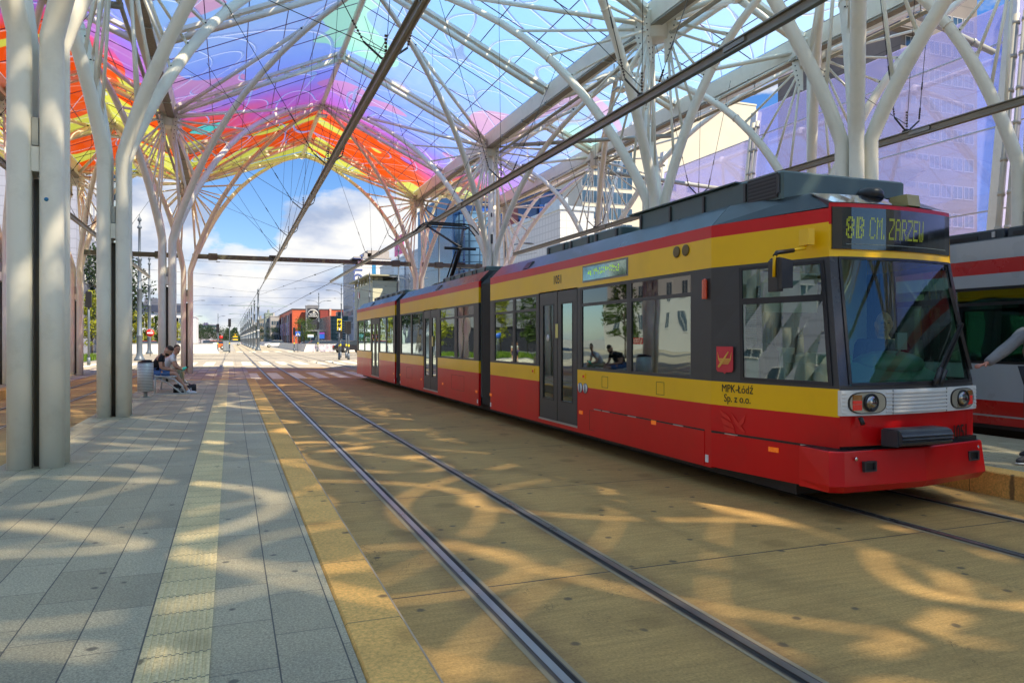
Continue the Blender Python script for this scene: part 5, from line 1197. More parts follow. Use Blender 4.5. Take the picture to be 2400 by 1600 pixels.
def hair_g(P, Mx, s, back=True, top=.013):
    g = G(); vs = []; n, L = 18, 7; c = P(-.008, 0, .018)
    for i in range(L+1):
        th = (math.pi*.47)*i/L
        for k in range(n):
            a = 2*math.pi*k/n; fr_ = max(0, math.cos(a)); t2 = th*(1-.42*fr_**1.5); 
            rx, ry, rz = .098*s+top*.6, .079*s+top*.5, .108*s+top
            vs.append(c+Mx @ Vector((rx*math.sin(t2)*math.cos(a), ry*math.sin(t2)*math.sin(a), rz*math.cos(t2))))
    g.add(vs, [(i*n+k,(i+1)*n+k,(i+1)*n+(k+1)%n,i*n+(k+1)%n) for i in range(L) for k in range(n)], 0, True); return g
def hand_nodes(w, d, side, down, L, nodes, edges, curl=.5):
    """five finger chains from wrist index w; d = palm direction, side = across, down = curl direction"""
    d = Vector(d).normalized(); side = Vector(side).normalized(); down = Vector(down).normalized(); W = Vector(nodes[w][:3])
    nodes.append((*(W+d*.045*L), (.026*L,.013*L))); pc = len(nodes)-1; edges.append((w, pc))
    for k, (o, ln) in enumerate(((-.027,.032),(-.009,.038),(.009,.036),(.026,.028))):
        b = W+d*.085*L+side*o*L; nodes.append((*b, .0095*L)); i0 = len(nodes)-1; edges.append((pc, i0))
        m_ = b+(d*(1-curl*.4)+down*curl*.5)*ln*L; nodes.append((*m_, .0085*L)); edges.append((i0, i0+1))
        e = m_+(d*(1-curl)+down*curl)*ln*.9*L; nodes.append((*e, .007*L)); edges.append((i0+1, i0+2))
    tb = W+d*.03*L-side*.032*L; nodes.append((*tb, .011*L)); t0 = len(nodes)-1; edges.append((w, t0))
    te = tb+(d*.7-side*.6+down*.3).normalized()*.042*L; nodes.append((*te, .009*L)); edges.append((t0, t0+1))
def person(label, loc, rz, j, clothes, hair, headpose, s=1.0, beard=False, shoe=None, skin=None, group=None):
    """j: joints in local metres, +X forward, +Y left.  clothes: list (name, material, nodes, edges)"""
    p = empty('person', loc, rz); tag(p, label, 'person', group); sk = skin or skinm
    J = j; nodes = []; idx = {}
    def add(k, r): idx[k] = len(nodes); nodes.append((*J[k], r))
    for k, r in (('pelvis',(.105,.13)),('waist',(.10,.12)),('chest',(.115,.15)),('neckb',.06),('neck',.050),('skull',.052)):
        add(k, r)
    edges = [(0,1),(1,2),(2,3),(3,4),(4,5)]
    for sd in ('l','r'):
        for k, r in (('sho',.058),('elb',.040),('wri',.027)): add(sd+k, r)
        edges += [(idx['chest'], idx[sd+'sho']), (idx[sd+'sho'], idx[sd+'elb']), (idx[sd+'elb'], idx[sd+'wri'])]
        for k, r in (('hip',.085),('kne',.058),('cal',.052),('ank',.036),('toe',.03)): add(sd+k, r)
        edges += [(0, idx[sd+'hip']), (idx[sd+'hip'], idx[sd+'kne']), (idx[sd+'kne'], idx[sd+'cal']), (idx[sd+'cal'], idx[sd+'ank']), (idx[sd+'ank'], idx[sd+'toe'])]
        hd = J.get(sd+'hand'); 
        if hd: hand_nodes(idx[sd+'wri'], hd[0], hd[1], hd[2], 1.0, nodes, edges, hd[3])
    body = skin_me('body', nodes, edges, 1)
    g, P, Mx = head_g(J['head'], headpose[0], headpose[1], s); hm = g.mesh('h')
    me = joinmesh('body', [body, hm])
    fm = [sk]+facem[1:]
    for k in fm: me.materials.append(k)
    o = bpy.data.objects.new('body', me); COL.objects.link(o); o.parent = p
    if hair: child('hair', hair_g(P, Mx, s), hair, p)
    if beard: g = G(); g.ell(P(.035,0,-.078), (.068*s,.062*s,.055*s), 12, 8, 0, Mx); child('beard', g, hair, p)
    for nm, mt, nd, ed in clothes:
        m = skin_me(nm, [(*(J[k] if isinstance(k, str) else k), r) for k, r in nd], ed, 1); m.materials.append(mt); c = bpy.data.objects.new(nm, m); COL.objects.link(c); c.parent = p
    if shoe:
        for sd in ('l','r'):
            a, t = Vector(J[sd+'ank']), Vector(J[sd+'toe']); d = Vector((t.x-a.x, t.y-a.y, 0)).normalized(); y = Vector((-d.y,d.x,0)); z0 = t.z-.035
            Mf = Matrix((d, y, Vector((0,0,1)))).transposed()
            g = G(); c = Vector((a.x,a.y,z0))+d*.05
            g.ell(c+Vector((0,0,.045))+d*.02, (.135,.048,.045), 14, 8, 0, Mf); g.ell(Vector((a.x,a.y,z0+.07)), (.055,.046,.06), 12, 8, 0, Mf)
            g.ell(c+Vector((0,0,.018))+d*.02, (.145,.052,.02), 14, 6, 1, Mf); child('shoe', g, [shoe, M('shoe_sole', (.7,.7,.68), .6)], p)
    return p
# seated man in black, facing the track (+X)
A = dict(pelvis=(0,0,.53), waist=(.02,0,.68), chest=(.12,0,.88), neckb=(.22,0,1.0), neck=(.26,0,1.04), skull=(.30,0,1.08), head=(.335,0,1.10),
  lsho=(.17,.20,.95), lelb=(.20,.27,.68), lwri=(.42,.10,.62), rsho=(.17,-.20,.95), relb=(.18,-.27,.68), rwri=(.42,-.11,.62),
  lhip=(.04,.10,.53), lkne=(.48,.13,.54), lcal=(.56,.12,.36), lank=(.72,.10,.09), ltoe=(.86,.10,.035), rhip=(.04,-.10,.53), rkne=(.50,-.12,.54), rcal=(.60,-.12,.36), rank=(.80,-.12,.09), rtoe=(.94,-.12,.035),
  lhand=((.8,-.5,-.1),(0,1,.2),(0,-.3,-1),.5), rhand=((.8,.5,-.1),(0,-1,.2),(0,.3,-1),.5))
blackT = M('black_tshirt', (.010,.010,.012), .85, bump=.5, bsc=9); denim = M('blue_denim', (.09,.18,.38), .8, var=.25, sc=9, bump=.4, bsc=12)
def shirt(up=.55, r=1.0):
    return [('pelvis',(.125*r,.155*r)),('waist',(.125*r,.15*r)),('chest',(.135*r,.172*r)),('neckb',.075*r),('lsho',.075*r),('rsho',.075*r)], [(0,1),(1,2),(2,3),(2,4),(2,5)]
def mk_shirt(J, mat, name='t_shirt', up=.55, r=1.0, armr=.062):
    nd, ed = shirt(up, r); nd = [(J[k], q) for k, q in nd]
    for i, sd in ((4,'l'),(5,'r')):
        a, b = Vector(J[sd+'sho']), Vector(J[sd+'elb']); nd.append((tuple(a.lerp(b,up)), armr)); ed = ed+[(i, len(nd)-1)]
    nd[0] = ((J['pelvis'][0], J['pelvis'][1], J['pelvis'][2]-.01), nd[0][1]); return (name, mat, nd, ed)
def mk_pants(J, mat, name='shorts', to=.8, r=1.0, shin=None):
    nd = [(J['pelvis'],(.13*r,.15*r))]; ed = []
    for sd in 'lr':
        a, b = Vector(J[sd+'hip']), Vector(J[sd+'kne']); nd.append((tuple(a),.098*r)); nd.append((tuple(a.lerp(b,min(to,1))),.080*r)); n = len(nd); ed += [(0,n-2),(n-2,n-1)]
        if shin: c = Vector(J[sd+'ank']); nd.append((tuple(b.lerp(c,shin*.5)),.066*r)); nd.append((tuple(b.lerp(c,shin)),.055*r)); ed += [(n-1,n),(n,n+1)]
    return (name, mat, nd, ed)
m1 = person('bearded man in a black t-shirt and denim shorts bending over his phone on the bench', (-1.80,20.42,PZ-.03), 0, A, [mk_shirt(A, blackT), mk_pants(A, denim, to=.82)], M('dark_brown_hair', (.045,.025,.015), .7), (0,R(48)), beard=True, shoe=M('white_trainer', (.75,.75,.76), .5))
ph = empty('mobile_phone', (-1.26,20.42,PZ+.60)); tag(ph, 'small dark phone held by the man in black', 'phone'); g = G(); g.prism([(-.04,-.035,.0),(.03,-.035,.045),(.03,.035,.045),(-.04,.035,.0)], (-.006,0,.008)); child('phone_body', g, blk, ph)
B_ = dict(pelvis=(0,0,.53), waist=(.06,0,.67), chest=(.22,0,.86), neckb=(.33,0,.98), neck=(.36,-.01,1.03), skull=(.375,-.02,1.09), head=(.385,-.03,1.12),
  lsho=(.25,.20,.93), lelb=(.38,.20,.66), lwri=(.55,.05,.60), rsho=(.25,-.20,.93), relb=(.36,-.24,.66), rwri=(.54,-.08,.58),
  lhip=(.04,.11,.53), lkne=(.48,.17,.54), lcal=(.50,.17,.34), lank=(.50,.17,.09), ltoe=(.64,.17,.035), rhip=(.04,-.11,.53), rkne=(.48,-.16,.54), rcal=(.49,-.16,.34), rank=(.46,-.16,.09), rtoe=(.60,-.16,.035),
  lhand=((.7,-.6,-.2),(0,1,0),(0,0,-1),.5), rhand=((.7,.6,-.3),(0,-1,0),(0,0,-1),.5))
m2 = person('young man in a white t-shirt leaning on his knees and looking at the camera', (-1.72,21.5,PZ-.03), 0, B_, [mk_shirt(B_, M('white_tshirt', (.78,.78,.80), .8, bump=.4, bsc=9)), mk_pants(B_, M('khaki_cotton', (.27,.25,.15), .85, bump=.4, bsc=10), 'trousers', to=1, shin=.85)], M('brown_hair', (.07,.04,.025), .7), (R(-68),R(4)), shoe=M('grey_trainer', (.25,.25,.26), .6))
bt = empty('drink_bottle', (-1.22,21.42,PZ+.53)); tag(bt, 'turquoise bottle lying across the hands of the man in white', 'bottle')
g = G(); g.lathe([(.02,-.16),(.04,-.15),(.042,.07),(.03,.11),(.02,.14)], (.0,0,.02), 14, M=Matrix.Rotation(R(62),3,'Y')); child('bottle_body', g, M('turquoise_plastic', (.05,.62,.50), .3), bt); g = G(); g.lathe([(.022,.14),(.022,.18)], (0,0,.02), 10, M=Matrix.Rotation(R(62),3,'Y')); child('bottle_cap', g, blk, bt)
def standing(h=1.0):
    k = h
    return dict(pelvis=(0,0,.95*k), waist=(0,0,1.10*k), chest=(0,0,1.30*k), neckb=(0,0,1.46*k), neck=(.0,0,1.51*k), skull=(.01,0,1.58*k), head=(.02,0,1.64*k),
     lsho=(0,.18*k,1.42*k), lelb=(-.02,.24*k,1.12*k), lwri=(.06,.24*k,.88*k), rsho=(0,-.18*k,1.42*k), relb=(-.02,-.24*k,1.12*k), rwri=(.06,-.24*k,.88*k),
     lhip=(0,.09*k,.92*k), lkne=(.02,.10*k,.50*k), lcal=(0,.10*k,.35*k), lank=(-.02,.10*k,.09), ltoe=(.11,.11*k,.035), rhip=(0,-.09*k,.92*k), rkne=(.02,-.10*k,.50*k), rcal=(0,-.10*k,.35*k), rank=(-.02,-.10*k,.09), rtoe=(.11,-.11*k,.035),
     lhand=((.1,0,-1),(1,0,0),(0,-.5,0),.3), rhand=((.1,0,-1),(1,0,0),(0,.5,0),.3))
S = standing(.80); xb, yb = gp(157, 41)
person('boy in a patterned t-shirt and purple shorts standing at the left kerb', (xb,yb,0), R(75), S, [mk_shirt(S, M('patterned_tshirt', (.45,.45,.42), .8, var=.7, sc=14), r=.92), mk_pants(S, M('purple_shorts', (.07,.05,.15), .8, var=.4, sc=12), to=.85, r=.9)], M('fair_brown_hair', (.12,.06,.03), .7), (0,0), s=.9, shoe=M('dark_shoe', (.03,.03,.035), .6))
# passer-by at the right edge with one arm raised towards the tram
S2 = standing(1.0)
S2.update(rsho=(0,-.19,1.42), relb=(.33,-.22,1.20), rwri=(.60,-.20,1.07), lkne=(.22,.16,.5), lcal=(.32,.18,.35), lank=(.45,.20,.09), ltoe=(.58,.2,.035), rhand=((1,-.15,-.1),(0,-1,.1),(0,-.1,-1),.75))
gjk = M('grey_jacket_fabric', (.20,.20,.215), .8, bump=.8, bsc=7)
def sleeve(J, sd, mat): 
    a, b, c = Vector(J[sd+'sho']), Vector(J[sd+'elb']), Vector(J[sd+'wri'])
    nd = [(tuple(a),.085)]; pts = [(a.lerp(b,.5),.072),(b,.075),(b.lerp(c,.35),.062),(b.lerp(c,.7),.06),(b.lerp(c,.97),.048)]
    return ('sleeve', mat, nd+[(tuple(p),r) for p, r in pts], [(i,i+1) for i in range(5)])
pale = M('reddish_skin', (.50,.20,.14), .5, var=.1, sc=20)
pb = person('passer-by in a grey jacket reaching one arm into the picture at the right edge', (8.55,5.66,PZ), R(180)-R(2), S2, [mk_shirt(S2, gjk, 'jacket', up=.5, r=1.1, armr=.075), sleeve(S2,'r',gjk), sleeve(S2,'l',gjk), mk_pants(S2, M('dark_trousers', (.03,.03,.04), .8), 'trousers', to=1, shin=.9)], M('dark_brown_hair',(0,0,0)), (0,0), shoe=M('dark_shoe',(0,0,0)), skin=pale)
# driver
Dv = dict(A); Dv.update(pelvis=(0,0,.0), waist=(.0,0,.16), chest=(.03,0,.38), neckb=(.06,0,.53), neck=(.08,0,.58), skull=(.09,0,.64), head=(.10,0,.68), lsho=(.03,.20,.48), rsho=(.03,-.20,.48), lelb=(.1,.26,.22), relb=(.1,-.26,.22), lwri=(.35,.15,.2), rwri=(.35,-.15,.2),
  lhip=(.02,.1,0), rhip=(.02,-.1,0), lkne=(.42,.12,.02), rkne=(.42,-.12,.02), lcal=(.44,.12,-.15), rcal=(.44,-.12,-.15), lank=(.42,.12,-.33), rank=(.42,-.12,-.33), ltoe=(.52,.12,-.37), rtoe=(.52,-.12,-.37))
navy = M('navy_uniform', (.015,.022,.06), .8)
person('bald tram driver in a dark navy jacket seen through the windscreen', (6.52,5.98,1.08), R(-90)+R(-38), Dv, [mk_shirt(Dv, navy, 'jacket', up=.9, armr=.058), mk_pants(Dv, navy, 'trousers', to=1, shin=.9)], None, (0,R(5)), shoe=None, s=1.05)
# ------------------------------------------------------------------ vegetation
leafm = {}
def leaf_mat(name, c1, c2):
    m = bpy.data.materials.new(name); m.use_nodes = True; t = m.node_tree; b = t.nodes['Principled BSDF']
    ge = N(t, 'ShaderNodeNewGeometry'); nz = N(t, 'ShaderNodeTexNoise', i_Scale=1.4, i_Detail=4.0); t.links.new(ge.outputs['Position'], nz.inputs[0])
    c = ramp(t, nz.outputs[0], [(.35, c1), (.65, c2)]); t.links.new(c, b.inputs['Base Color']); b.inputs['Roughness'].default_value = .6
    tl = N(t, 'ShaderNodeBsdfTranslucent'); t.links.new(c, tl.inputs[0]); mx = N(t, 'ShaderNodeMixShader'); mx.inputs[0].default_value = .35
    t.links.new(b.outputs[0], mx.inputs[1]); t.links.new(tl.outputs[0], mx.inputs[2]); t.links.new(mx.outputs[0], t.nodes['Material Output'].inputs[0]); return m
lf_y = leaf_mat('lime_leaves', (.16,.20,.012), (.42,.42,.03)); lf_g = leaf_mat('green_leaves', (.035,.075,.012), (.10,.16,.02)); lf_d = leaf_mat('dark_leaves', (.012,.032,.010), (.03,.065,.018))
bark = M('bark', (.10,.08,.06), .9, bump=.5, bsc=12)
tmesh = {}
def tree(x, y, h, w_, mat, label, kind='round', z=0, n=2600, group='street trees', ls=1.0):
    p = empty('tree', (x,y,z), random.random()*6); tag(p, label, 'tree', group)
    key = (kind, round(h/w_,1), mat.name, n)
    if key not in tmesh:
        rnd = random.Random(hash(key) % 9999); H = 1.0; W_ = w_/h
        g = G(); g.tube([(0,0,0),(.005,0,.15),(0,.008,.4),(0,0,.75)], [.018,.014,.010,.004], n=8)
        for k in range(9):
            a = rnd.random()*6.28; z0 = .2+.06*k; g.tube([(0,0,z0),(math.cos(a)*W_*.2,math.sin(a)*W_*.2,z0+.07),(math.cos(a)*W_*.38,math.sin(a)*W_*.38,z0+.12)], [.007,.005,.002], n=5)
        trunk = g.mesh('trunk')
        cl = []
        for k in range(46):
            t = rnd.random(); a = rnd.random()*6.28
            if kind == 'column': zz = .18+.80*t; rr = W_*.42*math.sin(math.pi*min(1, .12+t*.88))**.6
            else: zz = .30+.64*t; rr = W_*.47*math.sin(math.pi*(.10+.84*t))**.55
            q = rnd.random()**.5; cl.append((math.cos(a)*rr*q, math.sin(a)*rr*q, zz, rnd.uniform(.05,.12)*W_*2.0))
        g = G(); ls_ = .016*ls
        for k in range(n):
            c = rnd.choice(cl); d = Vector((rnd.gauss(0,1),rnd.gauss(0,1),rnd.gauss(0,1))).normalized()*c[3]*rnd.random()**.4
            p0 = Vector(c[:3])+Vector((d.x,d.y,d.z*.8)); u = Vector((rnd.gauss(0,1),rnd.gauss(0,1),rnd.gauss(0,1))).normalized(); v = u.cross(Vector((rnd.gauss(0,1),rnd.gauss(0,1),rnd.gauss(0,1)))).normalized(); s = ls_*rnd.uniform(.6,1.4)
            g.add([p0-u*s, p0+v*s*.6, p0+u*s, p0-v*s*.6], [(0,1,2,3)])
        me = bpy.data.meshes.new('crown'); me.from_pydata(g.v, [], g.f); me.update(); tmesh[key] = (trunk, me)
    tr, cr = tmesh[key]
    if not tr.materials: tr.materials.append(bark)
    if not cr.materials: cr.materials.append(mat)
    for nm, me in (('trunk', tr), ('crown', cr)):
        o = bpy.data.objects.new(nm, me); COL.objects.link(o); o.parent = p
    p.scale = (h, h, h); return p
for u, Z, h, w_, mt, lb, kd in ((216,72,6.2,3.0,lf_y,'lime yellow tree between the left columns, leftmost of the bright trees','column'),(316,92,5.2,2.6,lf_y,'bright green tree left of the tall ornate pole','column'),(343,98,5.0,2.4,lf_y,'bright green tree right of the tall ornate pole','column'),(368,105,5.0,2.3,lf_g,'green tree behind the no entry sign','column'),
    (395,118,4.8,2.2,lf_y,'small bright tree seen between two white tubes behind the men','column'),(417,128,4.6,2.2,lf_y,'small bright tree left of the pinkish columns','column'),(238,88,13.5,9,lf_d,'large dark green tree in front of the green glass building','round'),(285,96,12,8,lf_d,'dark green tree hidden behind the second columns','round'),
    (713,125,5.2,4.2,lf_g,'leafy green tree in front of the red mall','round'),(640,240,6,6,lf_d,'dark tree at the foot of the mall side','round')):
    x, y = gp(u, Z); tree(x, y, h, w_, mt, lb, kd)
for k, (x, y) in enumerate(((-19,70),(-20,82),(-21,100),(-19,118),(-22,56),(-33,48))): tree(x, y, 7.5, 3.4, lf_y if k%2 else lf_g, ['third','second','first','last','nearest','outlying'][k]+' tree of the row along the left road, mostly outside the picture', 'column')
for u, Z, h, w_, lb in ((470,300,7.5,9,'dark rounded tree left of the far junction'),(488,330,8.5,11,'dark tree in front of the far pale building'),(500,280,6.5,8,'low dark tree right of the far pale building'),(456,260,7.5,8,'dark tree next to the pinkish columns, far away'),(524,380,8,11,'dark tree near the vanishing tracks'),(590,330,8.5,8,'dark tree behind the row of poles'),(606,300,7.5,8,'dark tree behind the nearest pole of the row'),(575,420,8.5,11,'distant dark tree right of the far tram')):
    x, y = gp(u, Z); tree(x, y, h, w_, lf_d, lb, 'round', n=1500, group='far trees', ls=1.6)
g = G(); rnd = random.Random(5)
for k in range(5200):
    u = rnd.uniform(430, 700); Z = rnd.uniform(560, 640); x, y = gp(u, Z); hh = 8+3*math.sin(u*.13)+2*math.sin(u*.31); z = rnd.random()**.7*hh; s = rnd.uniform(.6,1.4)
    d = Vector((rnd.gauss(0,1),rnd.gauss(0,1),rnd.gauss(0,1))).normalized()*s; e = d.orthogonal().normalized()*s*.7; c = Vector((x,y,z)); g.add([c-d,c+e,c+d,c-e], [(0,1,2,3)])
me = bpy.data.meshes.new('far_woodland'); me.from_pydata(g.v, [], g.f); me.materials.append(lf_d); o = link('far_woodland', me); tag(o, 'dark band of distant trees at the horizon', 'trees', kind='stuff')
g = G()
for k in range(9000):
    x, y = rnd.uniform(-17,-9.9), rnd.uniform(60,74); hgt = rnd.uniform(.15,.5); a = rnd.random()*6.28; dx, dy = math.cos(a)*.05, math.sin(a)*.05; g.add([(x-dx,y-dy,0),(x+dx,y+dy,0),(x+dy,y-dx,hgt)], [(0,1,2)])
me = bpy.data.meshes.new('grass'); me.from_pydata(g.v, [], g.f); me.materials.append(leaf_mat('grass_blades', (.08,.17,.01), (.22,.32,.03))); o = link('grass', me); tag(o, 'tall bright green grass between the left road and the junction', 'grass', kind='stuff')
g = G(); g.box(-17.2,-9.8,59.8,74.2,-.02,.02); tag(g.build('grass_verge', M('verge_soil', (.07,.11,.02), .9)), kind='structure')
# ------------------------------------------------------------------ cars
carm = {}
def parked_car(x, y, rz, colr, label, s=1.0):
    p = empty('car', (x,y,0), rz); tag(p, label, 'car', 'cars in the street beyond the junction')
    if not carm:
        prof = [(-2.1,.35),(-2.15,.6),(-2.05,.85),(-1.3,.93),(1.5,.97),(2.1,.9),(2.15,.55),(2.1,.32)]
        g = G(); W_ = .86
        n = len(prof); vs = [(a,-W_,c) for a, c in prof]+[(a,-W_+.0,c) for a, c in prof]
        g.prism([(a,-W_,c) for a, c in prof], (0,2*W_,0)); carm['body'] = g.mesh('body')
        g = G(); lo = [(-1.25,.92),(1.55,.96)]; g.add([(-1.25,-.80,.92),(1.75,-.80,.95),(1.25,-.62,1.42),(-.45,-.62,1.44),(-1.25,.80,.92),(1.75,.80,.95),(1.25,.62,1.42),(-.45,.62,1.44)], [(0,1,2,3),(7,6,5,4),(0,3,7,4),(1,5,6,2)]); carm['window_glass'] = g.mesh('window_glass')
        g = G(); g.box(-.47,1.27,-.64,.64,1.42,1.46); carm['roof'] = g.mesh('roof')
        g = G(); g.lathe([(.31,-.1),(.33,-.08),(.33,.08),(.31,.1)], (0,0,0), 16, M=Matrix.Rotation(R(90),3,'X')); g.lathe([(.19,-.11),(.19,.11)], (0,0,0), 12, 1, M=Matrix.Rotation(R(90),3,'X')); carm['wheel'] = g.mesh('wheel')
        g = G(); g.box(-2.16,-2.05,-.75,-.45,.62,.74); g.box(-2.16,-2.05,.45,.75,.62,.74); carm['headlight'] = g.mesh('headlight')
        g = G(); g.box(2.08,2.17,-.78,-.55,.62,.85); g.box(2.08,2.17,.55,.78,.62,.85); carm['tail_light'] = g.mesh('tail_light')
        for k, mt in (('window_glass',[M('car_glass',(.03,.04,.05),.08,coat=.5)]),('wheel',[blk,galv]),('headlight',[M('car_lamp',(.7,.7,.7),.2)]),('tail_light',[lamp_red])):
            for q in mt: carm[k].materials.append(q)
    pm = M('car_paint_%s' % colr[0], colr[1], .25, coat=.6, var=.03)
    for k in ('body','roof'):
        me = carm[k].copy(); me.materials.append(pm); o = bpy.data.objects.new(k, me); COL.objects.link(o); o.parent = p
    for k in ('window_glass','headlight','tail_light'): o = bpy.data.objects.new(k, carm[k]); COL.objects.link(o); o.parent = p
    for a, b in ((-1.35,-.78),(-1.35,.78),(1.35,-.78),(1.35,.78)): o = bpy.data.objects.new('wheel', carm['wheel']); COL.objects.link(o); o.parent = p; o.location = (a,b,.33)
    return p
CC = dict(black=(.02,.02,.025), navy=(.02,.03,.09), silver=(.42,.43,.45), white=(.72,.72,.72), red=(.45,.02,.02), plum=(.09,.02,.06), orange=(.75,.15,.03), grey=(.15,.16,.17))
for u, Z, c, lb, rr in ((311,98,'plum','dark plum car parked under the bright trees, left of the ornate pole',0),(322,104,'black','black car parked behind the ornate pole',0),(340,100,'white','white car seen through the gap left of the no entry sign',0),(338,92,'red','red car partly behind the ornate poles',20),(360,108,'silver','silver car right of the no entry sign',0),(389,104,'silver','silver car between the white tubes behind the men',0),(413,112,'navy','dark blue car left of the pinkish columns',15),(404,120,'white','white car above the head of the man in white',0),
    (484,150,'navy','blue car on the road left of the tracks, far away',90),(500,118,'orange','orange car above the left concrete wall',0),(546,205,'silver','silver car crossing the tracks in front of the far tram',0),(646,150,'white','white van like car at the foot of the mall side',0),(757,128,'white','white car in front of the blue direction board',0),(738,132,'grey','grey car behind the signal posts by the mall',0),(770,126,'silver','silver car parked at the mall forecourt',0),(785,118,'navy','blue car parked right of the silver one at the mall',0),(823,92,'black','black car left of the tram tail, closest on the right',200),(806,110,'silver','silver car between the two signal posts',0),(720,140,'navy','dark car under the leafy tree at the mall',0)):
    x, y = gp(u, Z); parked_car(x, y, R(rr+random.uniform(-6,6)), (c, CC[c]), lb)
# distant tram
dt = empty('distant_tram', (2.0, 390, 0)); tag(dt, 'tiny yellow and red tram approaching at the vanishing point of the tracks', 'tram')
g = G(); g.bev(.8,3.2,390,415,.3,1.2,.2,0); child('dummy', g, red, dt) if 0 else g.build('lower_body', red, dt)
g = G(); g.bev(.8,3.2,390,415,1.2,2.0,.2); g.build('yellow_band', yel, dt); g = G(); g.bev(.85,3.15,390.02,415,2.0,2.9,.2); g.build('window_band', M('far_glass_dark', (.05,.07,.07), .15), dt); g = G(); g.bev(.8,3.2,390,415,2.9,3.3,.2); g.box(1.9,2.1,393,393.2,3.3,4.4); g.box(1.3,2.7,392.8,393.4,4.4,4.5); g.build('roof', yel, dt)
# ------------------------------------------------------------------ buildings
def facade(name, col, panel=None, pw=1.2, ph=.6, jc=.6, rough=.6, var=.06, metal=0):
    if name in MATS: return MATS[name]
    m = bpy.data.materials.new(name); m.use_nodes = True; t = m.node_tree; b = t.nodes['Principled BSDF']; MATS[name] = m
    ge = N(t, 'ShaderNodeNewGeometry'); P = ge.outputs['Position']; sx = N(t, 'ShaderNodeSeparateXYZ'); t.links.new(P, sx.inputs[0])
    nz = N(t, 'ShaderNodeTexNoise', i_Scale=.25, i_Detail=6.0); t.links.new(P, nz.inputs[0])
    c = ramp(t, nz.outputs[0], [(.3, tuple(k*(1-var) for k in col)), (.7, tuple(min(1,k*(1+var)) for k in col))])
    if panel:
        h = mth(t, 'ADD', sx.outputs[0], sx.outputs[1])
        a = mth(t, 'LESS_THAN', mth(t, 'PINGPONG', mth(t, 'DIVIDE', h, pw), .5), .5*.06/pw*2); z = mth(t, 'LESS_THAN', mth(t, 'PINGPONG', mth(t, 'DIVIDE', sx.outputs[2], ph), .5), .03/ph*2)
        c = mixc(t, mth(t, 'MAXIMUM', mth(t, 'MULTIPLY', a, .6 if panel == 'h' else 1.0), z), c, tuple(k*jc for k in col))
    t.links.new(c, b.inputs[0]); b.inputs['Roughness'].default_value = rough; b.inputs['Metallic'].default_value = metal
    return m
wgl = M('building_glass', (.05,.09,.13), .08, var=.5, sc=.3, coat=.6); wfr = M('window_frame_grey', (.5,.5,.5), .5)
wcache = {}
def win_mesh(w_, h_, axis, mull, fr):
    key = (round(w_,2), round(h_,2), axis, mull, fr.name)
    if key not in wcache:
        g = G(); t = .07
        def bx(a, b, c, d, o0, o1, m):
            if axis == 'y': g.box(a, b, -o1, -o0, c, d, m)
            elif axis == '-x': g.box(-o1, -o0, a, b, c, d, m)
            else: g.box(o0, o1, a, b, c, d, m)
        bx(-w_/2, w_/2, -h_/2, h_/2, .004, .03, 0)
        for a, b, c, d in ((-w_/2-t,-w_/2,-h_/2-t,h_/2+t),(w_/2,w_/2+t,-h_/2-t,h_/2+t),(-w_/2,w_/2,-h_/2-t,-h_/2),(-w_/2,w_/2,h_/2,h_/2+t)): bx(a,b,c,d,.004,.06,1)
        for k in range(mull): xm = -w_/2+w_*(k+1)/(mull+1); bx(xm-.03,xm+.03,-h_/2,h_/2,.03,.05,1)
        me = g.mesh('window'); me.materials.append(wgl); me.materials.append(fr); wcache[key] = me
    return wcache[key]
def windows(root, axis, const, a0, a1, z0, z1, nc, nr, w_, h_, mull=0, fr=None, skip=0, cap=100):
    me = win_mesh(w_, h_, axis, mull, fr or wfr); cnt = 0
    for r in range(nr):
        for c in range(nc):
            if skip and random.random() < skip: continue
            if cnt >= cap: continue
            a = a0+(a1-a0)*(c+.5)/nc; z = z0+(z1-z0)*(r+.5)/nr; cnt += 1
            o = bpy.data.objects.new('window', me); COL.objects.link(o); o.parent = root; o.matrix_parent_inverse = parent_inv(root)
            o.location = (a, const, z) if axis == 'y' else (const, a, z)
def bld(name, label, x0, x1, y0, y1, h, mat, roofmat=None, cat='building', cornice=.3, z0=-.02):
    p = empty(name, ((x0+x1)/2, y0, 0)); tag(p, label, cat)
    g = G(); g.box(x0, x1, y0, y1, z0, h, 0); g.build('wall', mat, p)
    g = G()
    for a, b, c, d in ((x0-.1,x1+.1,y0-.1,y0+.3),(x0-.1,x1+.1,y1-.3,y1+.1),(x0-.1,x0+.3,y0+.3,y1-.3),(x1-.3,x1+.1,y0+.3,y1-.3)): g.box(a,b,c,d,h-.05,h+cornice)
    g.box(x0+.3,x1-.3,y0+.3,y1-.3,h-.04,h+.05); w2 = (x1-x0); g.box(x0+w2*.3,x0+w2*.5,y0+2,y0+min(6,(y1-y0)*.6),h+.05,h+cornice+1.2)
    g.build('roof', roofmat or mat, p); return p
def XY(u, Y): t = (u-1200)/F; return Y*(SN+t*CS)/(CS-t*SN)     # x of column u at distance Y
def ZZ(v, X, Y): return 1.59+(796-v)/F*(X*SN+Y*CS)
